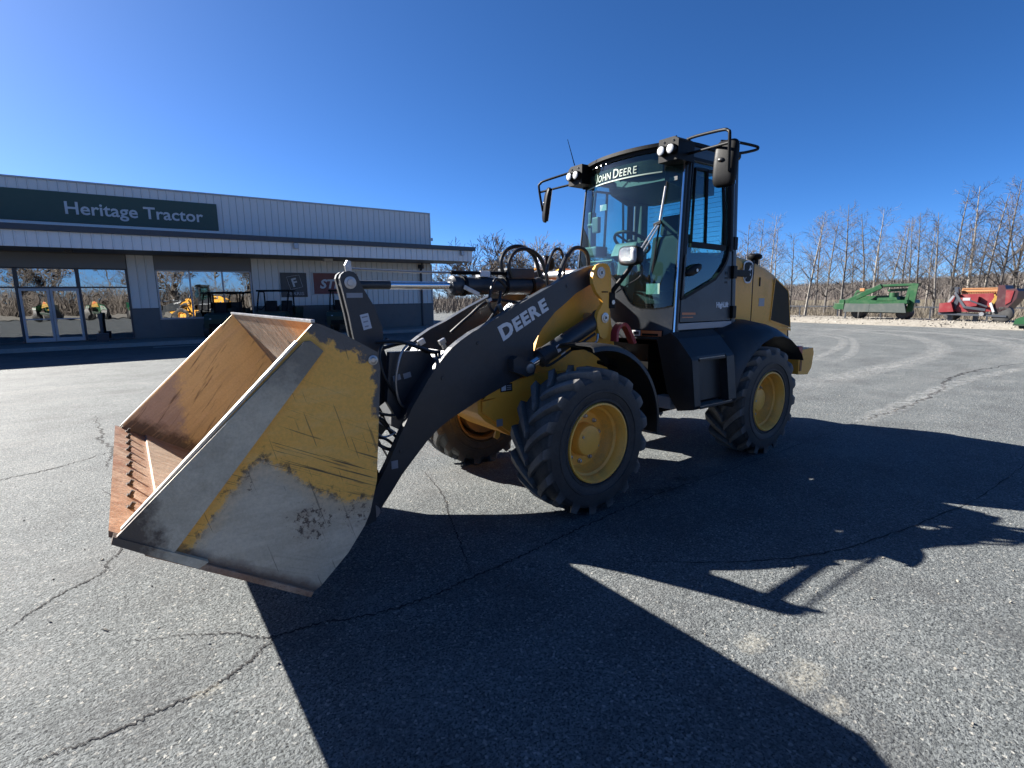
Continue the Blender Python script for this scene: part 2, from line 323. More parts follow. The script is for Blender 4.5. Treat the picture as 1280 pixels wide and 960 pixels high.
def lathe(bm, prof, c=(0, 0, 0), segs=40, axis='Y', cap=True):
    """prof = (along axis, radius)"""
    c = Vector(c); rings = []
    for a, r in prof:
        ring = []
        for k in range(segs):
            t = 2*math.pi*k/segs; u, v = r*math.cos(t), r*math.sin(t)
            ring.append(bm.verts.new(c+Vector((u, a, v) if axis == 'Y' else (a, u, v) if axis == 'X' else (u, v, a))))
        rings.append(ring)
    for a, b in zip(rings, rings[1:]):
        for k in range(segs): bm.faces.new((a[k], a[(k+1) % segs], b[(k+1) % segs], b[k]))
    for ring, r in ((rings[0], prof[0][1]), (rings[-1], prof[-1][1])):
        if r > 1e-6 and cap:
            try: bm.faces.new(ring)
            except Exception: pass
    bmesh.ops.remove_doubles(bm, verts=[v for r_ in (rings[0], rings[-1]) for v in r_], dist=1e-6)
    return bm
def cyl(bm, a, b, r, segs=16): return tube(bm, [a, b], r, segs)
def grid_surf(bm, f, us, vs):
    vv = [[bm.verts.new(f(u, v)) for v in vs] for u in us]
    for i in range(len(us)-1):
        for j in range(len(vs)-1): bm.faces.new((vv[i][j], vv[i+1][j], vv[i+1][j+1], vv[i][j+1]))
    return bm
def thick(bm, t):
    bmesh.ops.recalc_face_normals(bm, faces=bm.faces)
    bmesh.ops.solidify(bm, geom=bm.faces[:], thickness=t); return bm
def text_bm(s, size=1.0, ext=0.002, bold=0.0, spacing=1.0, mapf=None, font_scale_first=None):
    cu = bpy.data.curves.new('lettering', 'FONT'); cu.body = s; cu.size = size; cu.extrude = ext; cu.offset = bold; cu.space_character = spacing; cu.resolution_u = 3
    o = bpy.data.objects.new('lettering', cu); COL.objects.link(o)
    dg = bpy.context.evaluated_depsgraph_get(); me = o.evaluated_get(dg).to_mesh()
    bm = bmesh.new(); bm.from_mesh(me); o.evaluated_get(dg).to_mesh_clear(); bpy.data.objects.remove(o); bpy.data.curves.remove(cu)
    return bm
def bmw(bm):
    xs = [v.co.x for v in bm.verts]; return min(xs), max(xs)
def merge(dst, src, f):
    mp = {v: dst.verts.new(f(v.co)) for v in src.verts}
    for fc in src.faces:
        try: dst.faces.new([mp[v] for v in fc.verts])
        except Exception: pass
    src.free()
def caps_word(words, h, small=0.86, bold=0.0, ext=0.002, sp=1.05, gap=0.35):
    """small-capital lettering: first letter of each word larger; returns bm with baseline at y=0, starting at x=0"""
    out = bmesh.new(); x = 0.0
    for wi, wd in enumerate(words):
        for i, ch in enumerate(wd):
            b = text_bm(ch, 1.0, 0, bold); x0, x1 = bmw(b); ys = [v.co.y for v in b.verts]; s = h/(max(ys)-min(ys))*(1.0 if i == 0 else small); y0 = min(ys)
            merge(out, b, lambda c: Vector(((c.x-x0)*s+x, (c.y-y0)*s, 0))); x += (x1-x0)*s+h*0.16*sp
        x += gap*h
    r = bmesh.ops.extrude_face_region(out, geom=out.faces[:])
    for v in [g for g in r['geom'] if isinstance(g, bmesh.types.BMVert)]: v.co.z += ext
    return out, x
def place(bm, org, xd, yd, zd=None, sx=1.0, sy=1.0):
    org = Vector(org); xd = Vector(xd).normalized(); yd = Vector(yd).normalized(); zd = Vector(zd).normalized() if zd else xd.cross(yd)
    for v in bm.verts: v.co = org + xd*v.co.x*sx + yd*v.co.y*sy + zd*v.co.z
    return bm
# ================================================================== THE WHEEL LOADER
LD = empty('wheel_loader')
tag(LD, 'yellow and charcoal wheel loader parked with its worn bucket curled back', 'wheel loader')

# ---- wheels
def build_tyre():
    bm = nb()
    prof = [(-0.150, 0.300), (-0.190, 0.322), (-0.205, 0.36), (-0.213, 0.43), (-0.206, 0.50), (-0.188, 0.522), (-0.15, 0.534), (-0.07, 0.543), (0, 0.546),
            (0.07, 0.543), (0.15, 0.534), (0.188, 0.522), (0.206, 0.50), (0.213, 0.43), (0.205, 0.36), (0.190, 0.322), (0.150, 0.300)]
    lathe(bm, prof, segs=72, cap=False)
    for r0, y0 in ((0.415, 0.2135), (0.345, 0.203)):      # moulded rings on both sidewalls
        for s in (1, -1): lathe(bm, [(s*(y0-0.012), r0+0.016), (s*(y0+0.004), r0+0.008), (s*(y0+0.004), r0-0.008), (s*(y0-0.012), r0-0.016)], segs=72, cap=False)
    rnd = random.Random(3)
    def lug(side, th0):
        secs = []
        for i, s in enumerate((0.0, 0.12, 0.3, 0.5, 0.7, 0.88, 1.0, 1.06, 1.1)):
            y = side*(0.003+min(s, 1.0)*0.197+(0.006 if s > 1 else 0)); th = th0+0.37*(s**0.82)
            rt_ = 0.588-0.012*s*s if s <= 0.9 else (0.573 if s <= 1.0 else (0.545 if s < 1.08 else 0.505))
            rb = 0.522 if s <= 0.9 else (0.51 if s <= 1.0 else (0.50 if s < 1.08 else 0.49)); wd = (0.030+0.008*s)/0.58
            if i == 0: wd *= 0.8
            q = []
            for (r, dt) in ((rb, -wd*1.35), (rt_, -wd*0.9), (rt_, wd*0.9), (rb, wd*1.35)):
                a = th+dt; q.append(bm.verts.new((r*math.cos(a), y, r*math.sin(a))))
            secs.append(q)
        for a, b in zip(secs, secs[1:]):
            for k in range(3): bm.faces.new((a[k], a[k+1], b[k+1], b[k]))
        bm.faces.new(secs[0]); bm.faces.new(secs[-1][::-1])
    n = 17
    for k in range(n):
        lug(1, 2*math.pi*k/n); lug(-1, 2*math.pi*(k+0.5)/n)
    return bm
def build_rim():
    bm = nb()
    prof = [(0.188, 0.322), (0.206, 0.318), (0.208, 0.306), (0.198, 0.298), (0.176, 0.294), (0.160, 0.283), (0.118, 0.280), (0.104, 0.262), (0.062, 0.256), (0.046, 0.240), (0.018, 0.236),
            (0.006, 0.224), (0.004, 0.100)]
    lathe(bm, prof, segs=64, cap=False); return bm
def make_wheel(loc, flip):
    wrim = obj('wheel', build_rim(), M['rim'], LD, True)
    t = obj('tyre', build_tyre(), M['tyre'], wrim, True, sharp=24)
    obj('rim_back', lathe(nb(), [(-0.012, 0.100), (-0.014, 0.224), (-0.05, 0.25), (-0.10, 0.27), (-0.16, 0.285), (-0.198, 0.298), (-0.206, 0.318), (-0.188, 0.322)], segs=64, cap=False), M['dustyshadeyellow'], wrim, True)  # inner half of the rim, its shade put into the colour
    hb = lathe(nb(), [(-0.10, 0.0), (-0.10, 0.150), (0.0, 0.150), (0.006, 0.136), (0.075, 0.128), (0.092, 0.118), (0.096, 0.105), (0.096, 0.0)], segs=40)
    obj('hub', hb, M['rim'], wrim, True)
    obj('brake_drum', lathe(nb(), [(-0.20, 0.0), (-0.20, 0.24), (-0.12, 0.255), (-0.02, 0.22), (-0.02, 0.0)], segs=40), M['dustyshadeyellow'], wrim, True)
    c = lathe(nb(), [(0.095, 0.012), (0.102, 0.011), (0.102, 0.0)], (0.055, 0, 0.06), 8); obj('drain_plug', c, M['steel'], wrim)
    for k in range(10):
        a = 2*math.pi*(k+0.3)/10; x, z = 0.185*math.cos(a), 0.185*math.sin(a)
        b = lathe(nb(), [(0.0, 0.019), (0.014, 0.019), (0.016, 0.013), (0.030, 0.013), (0.032, 0.006), (0.032, 0.0)], (x, 0, z), 8)
        obj('wheel_nut', b, M['steel'], wrim)
    v = tube(nb(), [(0.2, 0.03, -0.13), (0.215, 0.075, -0.15)], 0.007, 6); obj('valve', v, M['black'], wrim)
    wrim.location = loc; wrim.rotation_euler = (0, R(20), 0)
    return wrim
wh = make_wheel((1.29, 0.812, 0.576), False)
for (x, s, a) in ((-1.29, 1, 47), (1.29, -1, 5), (-1.29, -1, 71)):
    c = copy_tree(wh, LD); c.location = (x, 0.812*s, 0.576); c.scale = (1, s, 1); c.rotation_euler = (0, R(a), 0)

# ---- bucket
SIDE = [(3.436, 1.598), (3.405, 1.592), (3.289, 1.536), (3.122, 1.435), (3.110, 1.35), (3.164, 0.743), (3.212, 0.572), (3.247, 0.505), (3.343, 0.381), (3.495, 0.245), (3.535, 0.228), (4.132, 0.625), (4.293, 0.742)]
shell = [(3.446, 1.605), (3.30, 1.385), (3.163, 1.172), (3.165, 1.0), (3.185, 0.80), (3.225, 0.66), (3.29, 0.54), (3.385, 0.42), (3.49, 0.325), (3.575, 0.293), (3.9, 0.50), (4.14, 0.66)]
def ribbon(prof, y0, y1, t, ny=1):
    bm = nb(); grid_surf(bm, lambda u, v: (prof[u][0], v, prof[u][1]), range(len(prof)), [y0+(y1-y0)*k/ny for k in range(ny+1)]); return thick(bm, t)
BK = obj('bucket', ribbon(shell[:9], -1.155, 1.155, 0.018), M['bk_shell_in'], LD, True)
obj('bucket_back', ribbon([(3.436, 1.592), (3.292, 1.522), (3.138, 1.428), (3.130, 1.34), (3.150, 1.0)], -1.155, 1.155, 0.012), M['bk_strip'], BK, True)
obj('bucket_floor', ribbon(shell[8:], -1.155, 1.155, 0.018), M['bk_floor'], BK, True)
obj('side_plate', plate(SIDE, 1.157, 1.177), [M['bk_side_out']], BK, bev=0.003)
obj('side_plate', plate(SIDE, -1.177, -1.157), [M['bk_side_in']], BK, bev=0.003)
STRIP = [(3.462, 1.515), (3.490, 1.512), (4.296, 0.752), (4.285, 0.728), (4.118, 0.612), (3.405, 1.462)]
obj('wear_strip', plate(STRIP, 1.179, 1.202), M['bk_strip'], BK, bev=0.005)
obj('wear_strip', plate(STRIP, -1.202, -1.179), M['bk_strip'], BK, bev=0.005)
# the thin rolled lip of each side plate and the top edge
for s in (1, -1):
    bm = nb(); bar(bm, (3.52, 1.168*s, 1.512), (4.27, 1.168*s, 0.775), 0.03, 0.012); obj('plate_lip', bm, M['steel'], BK)
    bm = nb(); bar(bm, (3.545, 1.168*s, 0.221), (4.20, 1.168*s, 0.660), 0.055, 0.03); obj('bottom_edge', bm, M['bk_edge'], BK, bev=0.006)
    bm = plate([(4.30, 0.765), (4.31, 0.735), (4.20, 0.655), (4.02, 0.53), (3.98, 0.55)], 1.150*s, 1.208*s); obj('corner_shoe', bm, M['bk_strip'], BK, bev=0.008)
    lathe(bm := nb(), [(1.177, 0.026), (1.184, 0.026), (1.186, 0.018), (1.19, 0.012), (1.19, 0)], (3.150, 0, 1.395), 16)
    if s < 0: bmesh.ops.scale(bm, vec=(1, -1, 1), verts=bm.verts)
    obj('lifting_eye', bm, M['steel'], BK)
bm = nb(); bar(bm, (3.438, -1.175, 1.607), (3.438, 1.175, 1.607), 0.02, 0.016); obj('top_lip', bm, M['steel'], BK, bev=0.004)
ce = [(4.315, 0.775), (4.318, 0.748), (4.085, 0.586), (4.075, 0.616)]
obj('cutting_edge', plate(ce, -1.175, 1.15), M['bk_edge'], BK, bev=0.004)
rb_ = random.Random(4)
for k in range(11):
    y = -1.07+k*0.205+rb_.uniform(-0.012, 0.012); c = Vector((4.245, y, 0.727)); nrm = Vector((-0.565, 0, 0.825))
    bm = tube(nb(), [c, c+nrm*0.012], 0.017, 6); tube(bm, [c+nrm*0.01, c+nrm*0.034], 0.010, 8); obj('edge_bolt', bm, M['bolt'], BK)
# back of the bucket: hinge plates and ribs
for s in (0.42, -0.42, 0.12, -0.12):
    obj('hinge_plate', plate([(3.16, 1.16), (3.10, 1.0), (3.11, 0.8), (3.24, 0.52), (3.12, 0.40), (2.98, 0.16), (2.90, 0.18), (2.90, 0.34), (2.99, 0.6), (2.97, 1.0), (3.04, 1.2)], s-0.02, s+0.02), M['boom'], BK, bev=0.004)

# ---- boom arms, torsion box, bucket lever, cylinders
BOOM = [(0.80, 1.973), (0.984, 1.914), (1.346, 1.751), (1.647, 1.622), (1.882, 1.508), (2.032, 1.448), (2.14, 1.388), (2.21, 1.342), (2.282, 1.278), (2.35, 1.205), (2.422, 1.114), (2.56, 0.924), (2.663, 0.734), (2.765, 0.545), (2.864, 0.389), (2.945, 0.275), (2.958, 0.215), (2.93, 0.17), (2.875, 0.175),
        (2.81, 0.258), (2.745, 0.335), (2.66, 0.445), (2.545, 0.562), (2.455, 0.652), (2.372, 0.722), (2.29, 0.772), (2.195, 0.818), (1.973, 0.913), (1.697, 1.009), (1.53, 1.059), (1.45, 1.11), (1.425, 1.20), (1.426, 1.325), (1.329, 1.45), (1.186, 1.581), (1.057, 1.661), (0.944, 1.738), (0.80, 1.80), (0.70, 1.84), (0.665, 1.90), (0.68, 1.96), (0.73, 1.985)]
for s in (1, -1):
    b = obj('boom_arm', plate(BOOM, 0.305*s, 0.370*s), M['boom'], LD, bev=0.006)
    # lettering on each outer face: DEERE along the arm
    lt, wd_ = caps_word(['DEERE'], 0.128, 0.88, bold=0.045, ext=0.003, sp=0.55)
    xd = Vector((-0.535*s, 0, 0.27*s)) if s > 0 else Vector((0.535, 0, -0.27))
    if s > 0: place(lt, (1.738, 0.3705, 1.362), (-0.535, 0, 0.270), (0.45, 0, 0.893), sx=0.60/wd_)
    else: place(lt, (1.20, -0.3705, 1.632), (0.535, 0, -0.270), (0.45, 0, 0.893), sx=0.60/wd_)
    obj('lettering', lt, M['letter'], b)
    bm = lathe(nb(), [(0.371*s, 0.055), (0.376*s, 0.055), (0.378*s, 0.03), (0.378*s, 0.0)], (2.90, 0, 0.235), 20); obj('bucket_pin', bm, M['boom'], b, True)
    for (x, z) in ((1.98, 1.36), (2.30, 1.12), (2.66, 0.62), (1.05, 1.80)):
        bm = lathe(nb(), [(0.3705*s, 0.016), (0.376*s, 0.015), (0.377*s, 0.0)], (x, 0, z), 6); obj('arm_bolt', bm, M['boom'], b)
    bm = nb(); box2(bm, (2.74, 0.371*s, 0.50), (2.69, 0.3725*s, 0.56)); obj('decal', bm, M['greydecal'], b)
    # rod bracket under the arm
    bm = plate([(1.70, 1.215), (1.66, 1.24), (1.52, 1.185), (1.47, 1.14), (1.49, 1.08), (1.56, 1.065), (1.70, 1.12)], 0.372*s, 0.455*s); obj('rod_bracket', bm, M['boom'], b, bev=0.012)
    bm = lathe(nb(), [(0.456*s, 0.042), (0.466*s, 0.040), (0.468*s, 0.02), (0.468*s, 0.0)], (1.535, 0, 1.132), 18); obj('rod_pin', bm, M['steel'], b, True)
obj('torsion_box', plate([(2.22, 1.31), (2.52, 0.95), (2.60, 0.74), (2.45, 0.70), (2.25, 0.84), (2.08, 1.05), (2.06, 1.25)], -0.303, 0.303), M['boom'], LD, bev=0.01)
LEVER = [(2.905, 1.858), (2.895, 1.885), (2.870, 1.905), (2.835, 1.912), (2.80, 1.903), (2.773, 1.875), (2.755, 1.82), (2.66, 1.655), (2.605, 1.49), (2.60, 1.33), (2.55, 1.18), (2.56, 1.02), (2.62, 0.92), (2.70, 0.87), (2.77, 0.88), (2.795, 0.97), (2.80, 1.12), (2.805, 1.30), (2.835, 1.46), (2.855, 1.60), (2.880, 1.73)]
for y0, y1 in ((-0.02, 0.012), (-0.112, -0.080)):
    lv = obj('bucket_lever', plate(LEVER, y0, y1), M['boom'], LD, bev=0.004)
    s = 1 if y1 > 0 else -1
    bm = lathe(nb(), [(0.062*s, 0.044), (0.069*s, 0.044), (0.071*s, 0.026), (0.078*s, 0.024), (0.078*s, 0.0)], (2.832, -0.05, 1.828), 24); obj('lever_pin', bm, M['steel'], lv, True)
    bm = nb(); box2(bm, (2.745, -0.05+0.0625*s, 1.72), (2.865, -0.05+0.0655*s, 1.755)); obj('edge_tape', bm, M['greydecal'], lv)
bm = nb(); bmesh.ops.create_cube(bm, size=1.0, matrix=Matrix.Translation((2.732, 0.0135, 1.545)) @ Matrix.Rotation(R(12), 4, 'Y') @ Matrix.Diagonal((0.065, 0.003, 0.115, 1))); obj('decal', bm, M['white'], LD)
for q in range(3):
    bm = nb(); bmesh.ops.create_cube(bm, size=1.0, matrix=Matrix.Translation((2.740-q*0.006, 0.0155, 1.58-q*0.035)) @ Matrix.Rotation(R(12), 4, 'Y') @ Matrix.Diagonal((0.045-q*0.008, 0.002, 0.010, 1))); obj('decal_print', bm, M['greydecal'], LD)
for (x, z) in ((2.575, 1.125), (2.49, 1.135)):
    bm = nb(); bmesh.ops.create_cube(bm, size=1.0, matrix=Matrix.Translation((x, 0.1625, z)) @ Matrix.Rotation(R(12), 4, 'Y') @ Matrix.Diagonal((0.062, 0.003, 0.042, 1))); obj('decal', bm, M['greydecal'], LD)
# a dark housing plate beside the lever where the hoses pass
obj('linkage_plate', plate([(2.62, 1.32), (2.30, 1.31), (2.24, 1.20), (2.30, 0.95), (2.42, 0.82), (2.58, 0.80), (2.66, 0.95)], 0.108, 0.16), M['boom'], LD, bev=0.008)
# tilt link from the lever to the bucket
bm = nb(); bar(bm, (2.72, -0.05, 0.93), (3.10, -0.05, 0.62), 0.06, 0.12); obj('bucket_link', bm, M['boom'], LD, bev=0.01)
# dump cylinder on the centre line
DC = obj('dump_cylinder', lathe(nb(), [(1.975, 0.0), (1.975, 0.060), (1.955, 0.083), (1.90, 0.083), (1.89, 0.075), (1.10, 0.075), (1.08, 0.083), (1.02, 0.083), (1.0, 0.06), (0.80, 0.06), (0.80, 0)], (0, 0, 1.81), 28, 'X'), M['boom'], LD, True)
obj('cylinder_rod', lathe(nb(), [(2.52, 0.0), (2.52, 0.030), (1.96, 0.030), (1.96, 0)], (0, 0, 1.812), 24, 'X'), M['chrome'], DC, True)
obj('rod_sleeve', lathe(nb(), [(2.80, 0.0), (2.80, 0.034), (2.505, 0.033), (2.505, 0)], (0, 0, 1.815), 24, 'X'), M['boom'], DC, True)
bm = nb(); tube(bm, [(2.83, -0.026, 1.826), (2.83, 0.026, 1.826)], 0.060, 20); obj('rod_eye', bm, M['boom'], DC, True)
for x in (1.84, 1.42, 1.12):
    obj('clamp', lathe(nb(), [(x, 0.0), (x, 0.086), (x+0.03, 0.086), (x+0.03, 0)], (0, 0, 1.81), 24, 'X'), M['black'], DC)
bm = nb(); tube(bm, [(2.80, 0.0, 1.930), (2.3, 0.02, 1.915), (1.62, 0.03, 1.915)], 0.009, 8); obj('level_rod', bm, M['steel'], DC)
bm = nb(); tube(bm, [(1.98, 0.03, 1.917), (1.3, 0.03, 1.918)], 0.016, 8); obj('level_tube', bm, M['black'], DC)
bm = plate([(2.835, 1.89), (2.845, 1.955), (2.825, 1.99), (2.80, 1.985), (2.795, 1.93), (2.80, 1.90)], -0.012, 0.012); obj('level_pointer', bm, M['steel'], DC, bev=0.004)
bm = nb(); box2(bm, (1.60, -0.03, 1.885), (1.70, 0.05, 1.935)); obj('level_bracket', bm, M['white'], DC, bev=0.006)
bm = nb(); box2(bm, (1.12, -0.10, 1.87), (1.42, 0.06, 1.965)); obj('port_block', bm, M['boom'], DC, bev=0.015)
bm = nb(); bar(bm, (1.90, 0.10, 1.80), (1.76, 0.11, 1.735), 0.012, 0.035); obj('port_tube', bm, M['steel'], DC, bev=0.004)
# lift cylinders
for s in (1, -1):
    A = Vector((0.67, 0.40*s, 1.517)); B = Vector((1.535, 0.40*s, 1.132)); d = (B-A).normalized()
    c = obj('lift_cylinder', tube(nb(), [A, A+d*0.06, A+d*0.061, A+d*0.74, A+d*0.741, A+d*0.79, A+d*0.80], [0.05, 0.05, 0.072, 0.072, 0.080, 0.080, 0.055], 24), M['boom'], LD, True)
    obj('lift_rod', tube(nb(), [A+d*0.79, B], 0.038, 20), M['chrome'], c, True)
    bm = tube(nb(), [B-Vector((0, 0.045, 0)), B+Vector((0, 0.052, 0))], 0.058, 20); obj('rod_eye', bm, M['steel'], c, True)
    bm = tube(nb(), [A-Vector((0, 0.04, 0)), A+Vector((0, 0.028, 0))], 0.075, 20); obj('cylinder_eye', bm, M['boom'], c, True)
    obj('oil_tube', tube(nb(), smooth_path([A+d*0.10+Vector((0, 0.03*s, -0.10)), A+d*0.4+Vector((0, 0.03*s, -0.10)), A+d*0.68+Vector((0, 0.03*s, -0.10)), A+d*0.74+Vector((0, 0.02*s, -0.07))]), 0.012, 8), M['boom'], c, True)
    pm = A+d*0.62+Vector((0, 0.071*s, 0.012)); bm = nb(); bmesh.ops.create_cube(bm, size=1.0, matrix=Matrix.Translation(pm) @ Matrix.Rotation(R(24), 4, 'Y') @ Matrix.Diagonal((0.035, 0.006, 0.06, 1))); obj('decal', bm, M['white'], c)

# ---- front frame and tower
FF = obj('front_frame', plate([(0.16, 0.98), (1.45, 1.07), (1.72, 1.02), (1.88, 0.955), (1.965, 0.90), (1.965, 0.79), (1.90, 0.72), (1.66, 0.56), (1.50, 0.50), (0.20, 0.46)], -0.32, 0.32), M['yellow'], LD, bev=0.015)
obj('frame_plate', plate([(1.935, 0.885), (1.935, 0.80), (1.66, 0.585), (1.35, 0.60), (1.35, 0.95)], 0.322, 0.345), M['yellow'], FF, bev=0.005)
obj('frame_cap', plate([(1.88, 0.945), (1.93, 0.905), (1.60, 0.90), (1.40, 0.93), (1.40, 1.05), (1.70, 1.03)], 0.322, 0.355), M['yellow'], FF, bev=0.006)
bm = nb(); box2(bm, (1.645, 0.3555, 0.945), (1.765, 0.3580, 1.01)); obj('decal', bm, M['black'], FF)
bm = nb(); box2(bm, (1.71, 0.3582, 0.955), (1.755, 0.3600, 1.002)); obj('decal_print', bm, M['white'], FF)
for q in range(3):
    bm = nb(); box2(bm, (1.655, 0.3582, 0.957+q*0.016), (1.70, 0.3600, 0.966+q*0.016)); obj('decal_print', bm, M['greydecal'], FF)
bm = nb(); box2(bm, (1.74, 0.3455, 0.66), (1.80, 0.348, 0.72)); obj('decal', bm, M['greydecal'], FF)
bm = plate([(1.78, 0.62), (1.80, 0.56), (1.77, 0.54), (1.745, 0.56), (1.74, 0.60)], 0.29, 0.31); obj('tie_lug', bm, M['yellow'], FF, bev=0.004)
obj('front_axle', lathe(nb(), [(-0.70, 0.0), (-0.70, 0.12), (-0.42, 0.13), (-0.34, 0.17), (0.34, 0.17), (0.42, 0.13), (0.70, 0.12), (0.70, 0)], (1.29, 0, 0.584), 24), M['yellow'], LD, True)
obj('rear_axle', lathe(nb(), [(-0.70, 0.0), (-0.70, 0.12), (-0.42, 0.13), (-0.34, 0.17), (0.34, 0.17), (0.42, 0.13), (0.70, 0.12), (0.70, 0)], (-1.29, 0, 0.584), 24), M['yellow'], LD, True)
for s in (1, -1):
    obj('tower_plate', plate([(0.46, 1.985), (0.60, 1.99), (0.74, 1.93), (0.90, 1.775), (1.10, 1.585), (1.27, 1.37), (1.345, 1.16), (1.45, 1.02), (1.50, 0.93), (0.25, 0.90), (0.28, 1.15), (0.36, 1.50), (0.40, 1.80)], 0.20*s, 0.24*s), M['yellow'], LD, bev=0.006)
    EAR = [(0.672, 1.992), (0.73, 1.998), (0.785, 1.980), (0.828, 1.935), (0.848, 1.88), (0.842, 1.82), (0.80, 1.745), (0.735, 1.69), (0.715, 1.645), (0.745, 1.605), (0.778, 1.565), (0.790, 1.50), (0.778, 1.43), (0.742, 1.35), (0.700, 1.330), (0.658, 1.340), (0.636, 1.39), (0.630, 1.60), (0.612, 1.70), (0.618, 1.90), (0.635, 1.96)]
    e = obj('tower_ear', plate(EAR, 0.440*s, 0.478*s), M['yellow'], LD, bev=0.006)
    for (x, z, r_) in ((0.752, 1.915, 0.050), (0.690, 1.518, 0.046)):
        obj('pivot_pin', lathe(nb(), [(0.479*s, r_), (0.486*s, r_), (0.488*s, r_*0.62), (0.492*s, r_*0.58), (0.492*s, r_*0.3), (0.480*s, r_*0.28), (0.480*s, 0.0)], (x, 0, z), 24), M['steel'], e, True)
    bm = nb(); box2(bm, (0.565, 0.43*s, 1.60), (0.640, 0.485*s, 1.745)); obj('lamp_bracket', bm, M['black'], e, bev=0.006)
    bm = lathe(nb(), [(0.486*s, 0.022), (0.498*s, 0.022), (0.498*s, 0)], (0.60, 0, 1.655), 6); obj('bracket_bolt', bm, M['steel'], e)
    bm = nb(); box2(bm, (0.66, 0.479*s, 1.742), (0.735, 0.486*s, 1.752)); obj('locking_bar', bm, M['black'], e)
obj('tower_web', plate([(0.42, 1.95), (0.50, 1.95), (0.44, 1.2), (0.36, 0.95), (0.30, 0.95), (0.36, 1.6)], -0.20, 0.20), M['yellow'], LD)
bm = nb(); tube(bm, [(0.752, -0.44, 1.915), (0.752, 0.44, 1.915)], 0.045, 16); tube(bm, [(0.69, -0.44, 1.517), (0.69, 0.44, 1.517)], 0.042, 16); obj('pivot_shaft', bm, M['steel'], LD, True)
bm = nb(); box2(bm, (0.95, 0.2405, 1.165), (1.0, 0.243, 1.23)); obj('decal', bm, M['white'], LD)
# red strut folded beside the tower
bm = nb(); tube(bm, smooth_path([(0.58, 0.52, 1.30), (0.57, 0.52, 1.40), (0.50, 0.52, 1.455), (0.43, 0.52, 1.42), (0.33, 0.52, 1.27)], 5), 0.02, 4)
for v in bm.verts: v.co.y = 0.50+(v.co.y-0.52)*2.6
obj('lock_strut', bm, M['red'], LD)
# shiny film-wrapped valve under the dump cylinder
bm = nb(); bmesh.ops.create_icosphere(bm, subdivisions=3, radius=1.0, matrix=Matrix.Translation((1.22, -0.05, 1.60)) @ Matrix.Diagonal((0.20, 0.10, 0.085, 1)))
for v in bm.verts: v.co += Vector((mnoise.noise(v.co*14), mnoise.noise(v.co*15+Vector((5, 0, 0))), mnoise.noise(v.co*13+Vector((0, 7, 0)))))*0.025
obj('valve_cover', bm, M['silver'], LD, True)
# hoses
def H(pts, r=0.014, mat='hose', name='hose', par=None): return obj(name, hose(nb(), pts, r), M[mat], par or LD, True)
for o_ in [DC]+list(DC.children):
    if o_ is DC: o_.location.y -= 0.05
H([(1.42, -0.04, 1.88), (1.46, -0.04, 2.02), (1.37, -0.06, 2.13), (1.22, -0.06, 2.16), (1.08, -0.05, 2.08), (1.02, -0.03, 1.90)], 0.018)
H([(1.38, 0.02, 1.88), (1.42, 0.02, 2.00), (1.33, 0.01, 2.11), (1.20, 0.02, 2.13), (1.06, 0.03, 2.05), (1.0, 0.04, 1.88)], 0.018)
H([(1.12, 0.22, 1.70), (1.16, 0.23, 1.92), (1.08, 0.22, 2.10), (0.98, 0.20, 2.12), (0.90, 0.16, 2.02), (0.86, 0.12, 1.80)], 0.013)
H([(1.10, 0.27, 1.70), (1.04, 0.28, 1.95), (0.92, 0.28, 2.115), (0.78, 0.27, 2.135), (0.68, 0.25, 2.05), (0.66, 0.22, 1.80)], 0.019)
H([(2.62, 0.12, 1.42), (2.70, 0.16, 1.32), (2.68, 0.18, 1.15), (2.58, 0.17, 0.98)], 0.011)
H([(2.48, 0.18, 1.37), (2.55, 0.20, 1.30), (2.60, 0.20, 1.10), (2.56, 0.19, 0.92), (2.40, 0.16, 0.84)], 0.010, 'steel', 'oil_pipe')
H([(2.72, 0.14, 1.40), (2.55, 0.17, 1.395), (2.40, 0.19, 1.345), (2.25, 0.2, 1.30), (2.05, 0.2, 1.33), (1.85, 0.2, 1.40)], 0.014)
H([(2.66, 0.10, 1.345), (2.45, 0.14, 1.38), (2.30, 0.16, 1.30), (2.05, 0.15, 1.30), (1.8, 0.15, 1.45), (1.62, 0.12, 1.62), (1.55, 0.08, 1.76)], 0.014)
H([(1.62, 0.13, 1.55), (1.70, 0.12, 1.66), (1.62, 0.10, 1.86), (1.5, 0.09, 1.80)], 0.013)
H([(1.95, -0.1, 1.42), (1.80, -0.05, 1.55), (1.62, 0.0, 1.68), (1.35, 0.05, 1.66), (1.15, 0.10, 1.58)], 0.015)
H([(1.90, 0.1, 1.30), (1.72, 0.12, 1.45), (1.55, 0.12, 1.56), (1.3, 0.12, 1.52), (1.0, 0.14, 1.45)], 0.015)
hr = random.Random(21)
for k in range(9):
    z = 0.66+0.028*k+hr.uniform(-0.04, 0.04); g_ = lambda a: hr.uniform(-a, a)
    H([(3.02, 0.05+g_(0.2), z+0.02+g_(0.06)), (2.93, 0.12+g_(0.1), z+0.12+g_(0.05)), (2.83, 0.18+g_(0.06), z+0.10+g_(0.08)), (2.74, 0.2+g_(0.06), z+g_(0.06)), (2.64, 0.16+g_(0.1), z-0.08+g_(0.08))], 0.008+0.003*(k % 3), 'hose' if k % 3 else 'steel')
H([(0.86, 0.45, 1.22), (0.86, 0.49, 1.28), (0.82, 0.51, 1.32), (0.80, 0.5, 1.38)], 0.009, 'steel', 'oil_pipe')
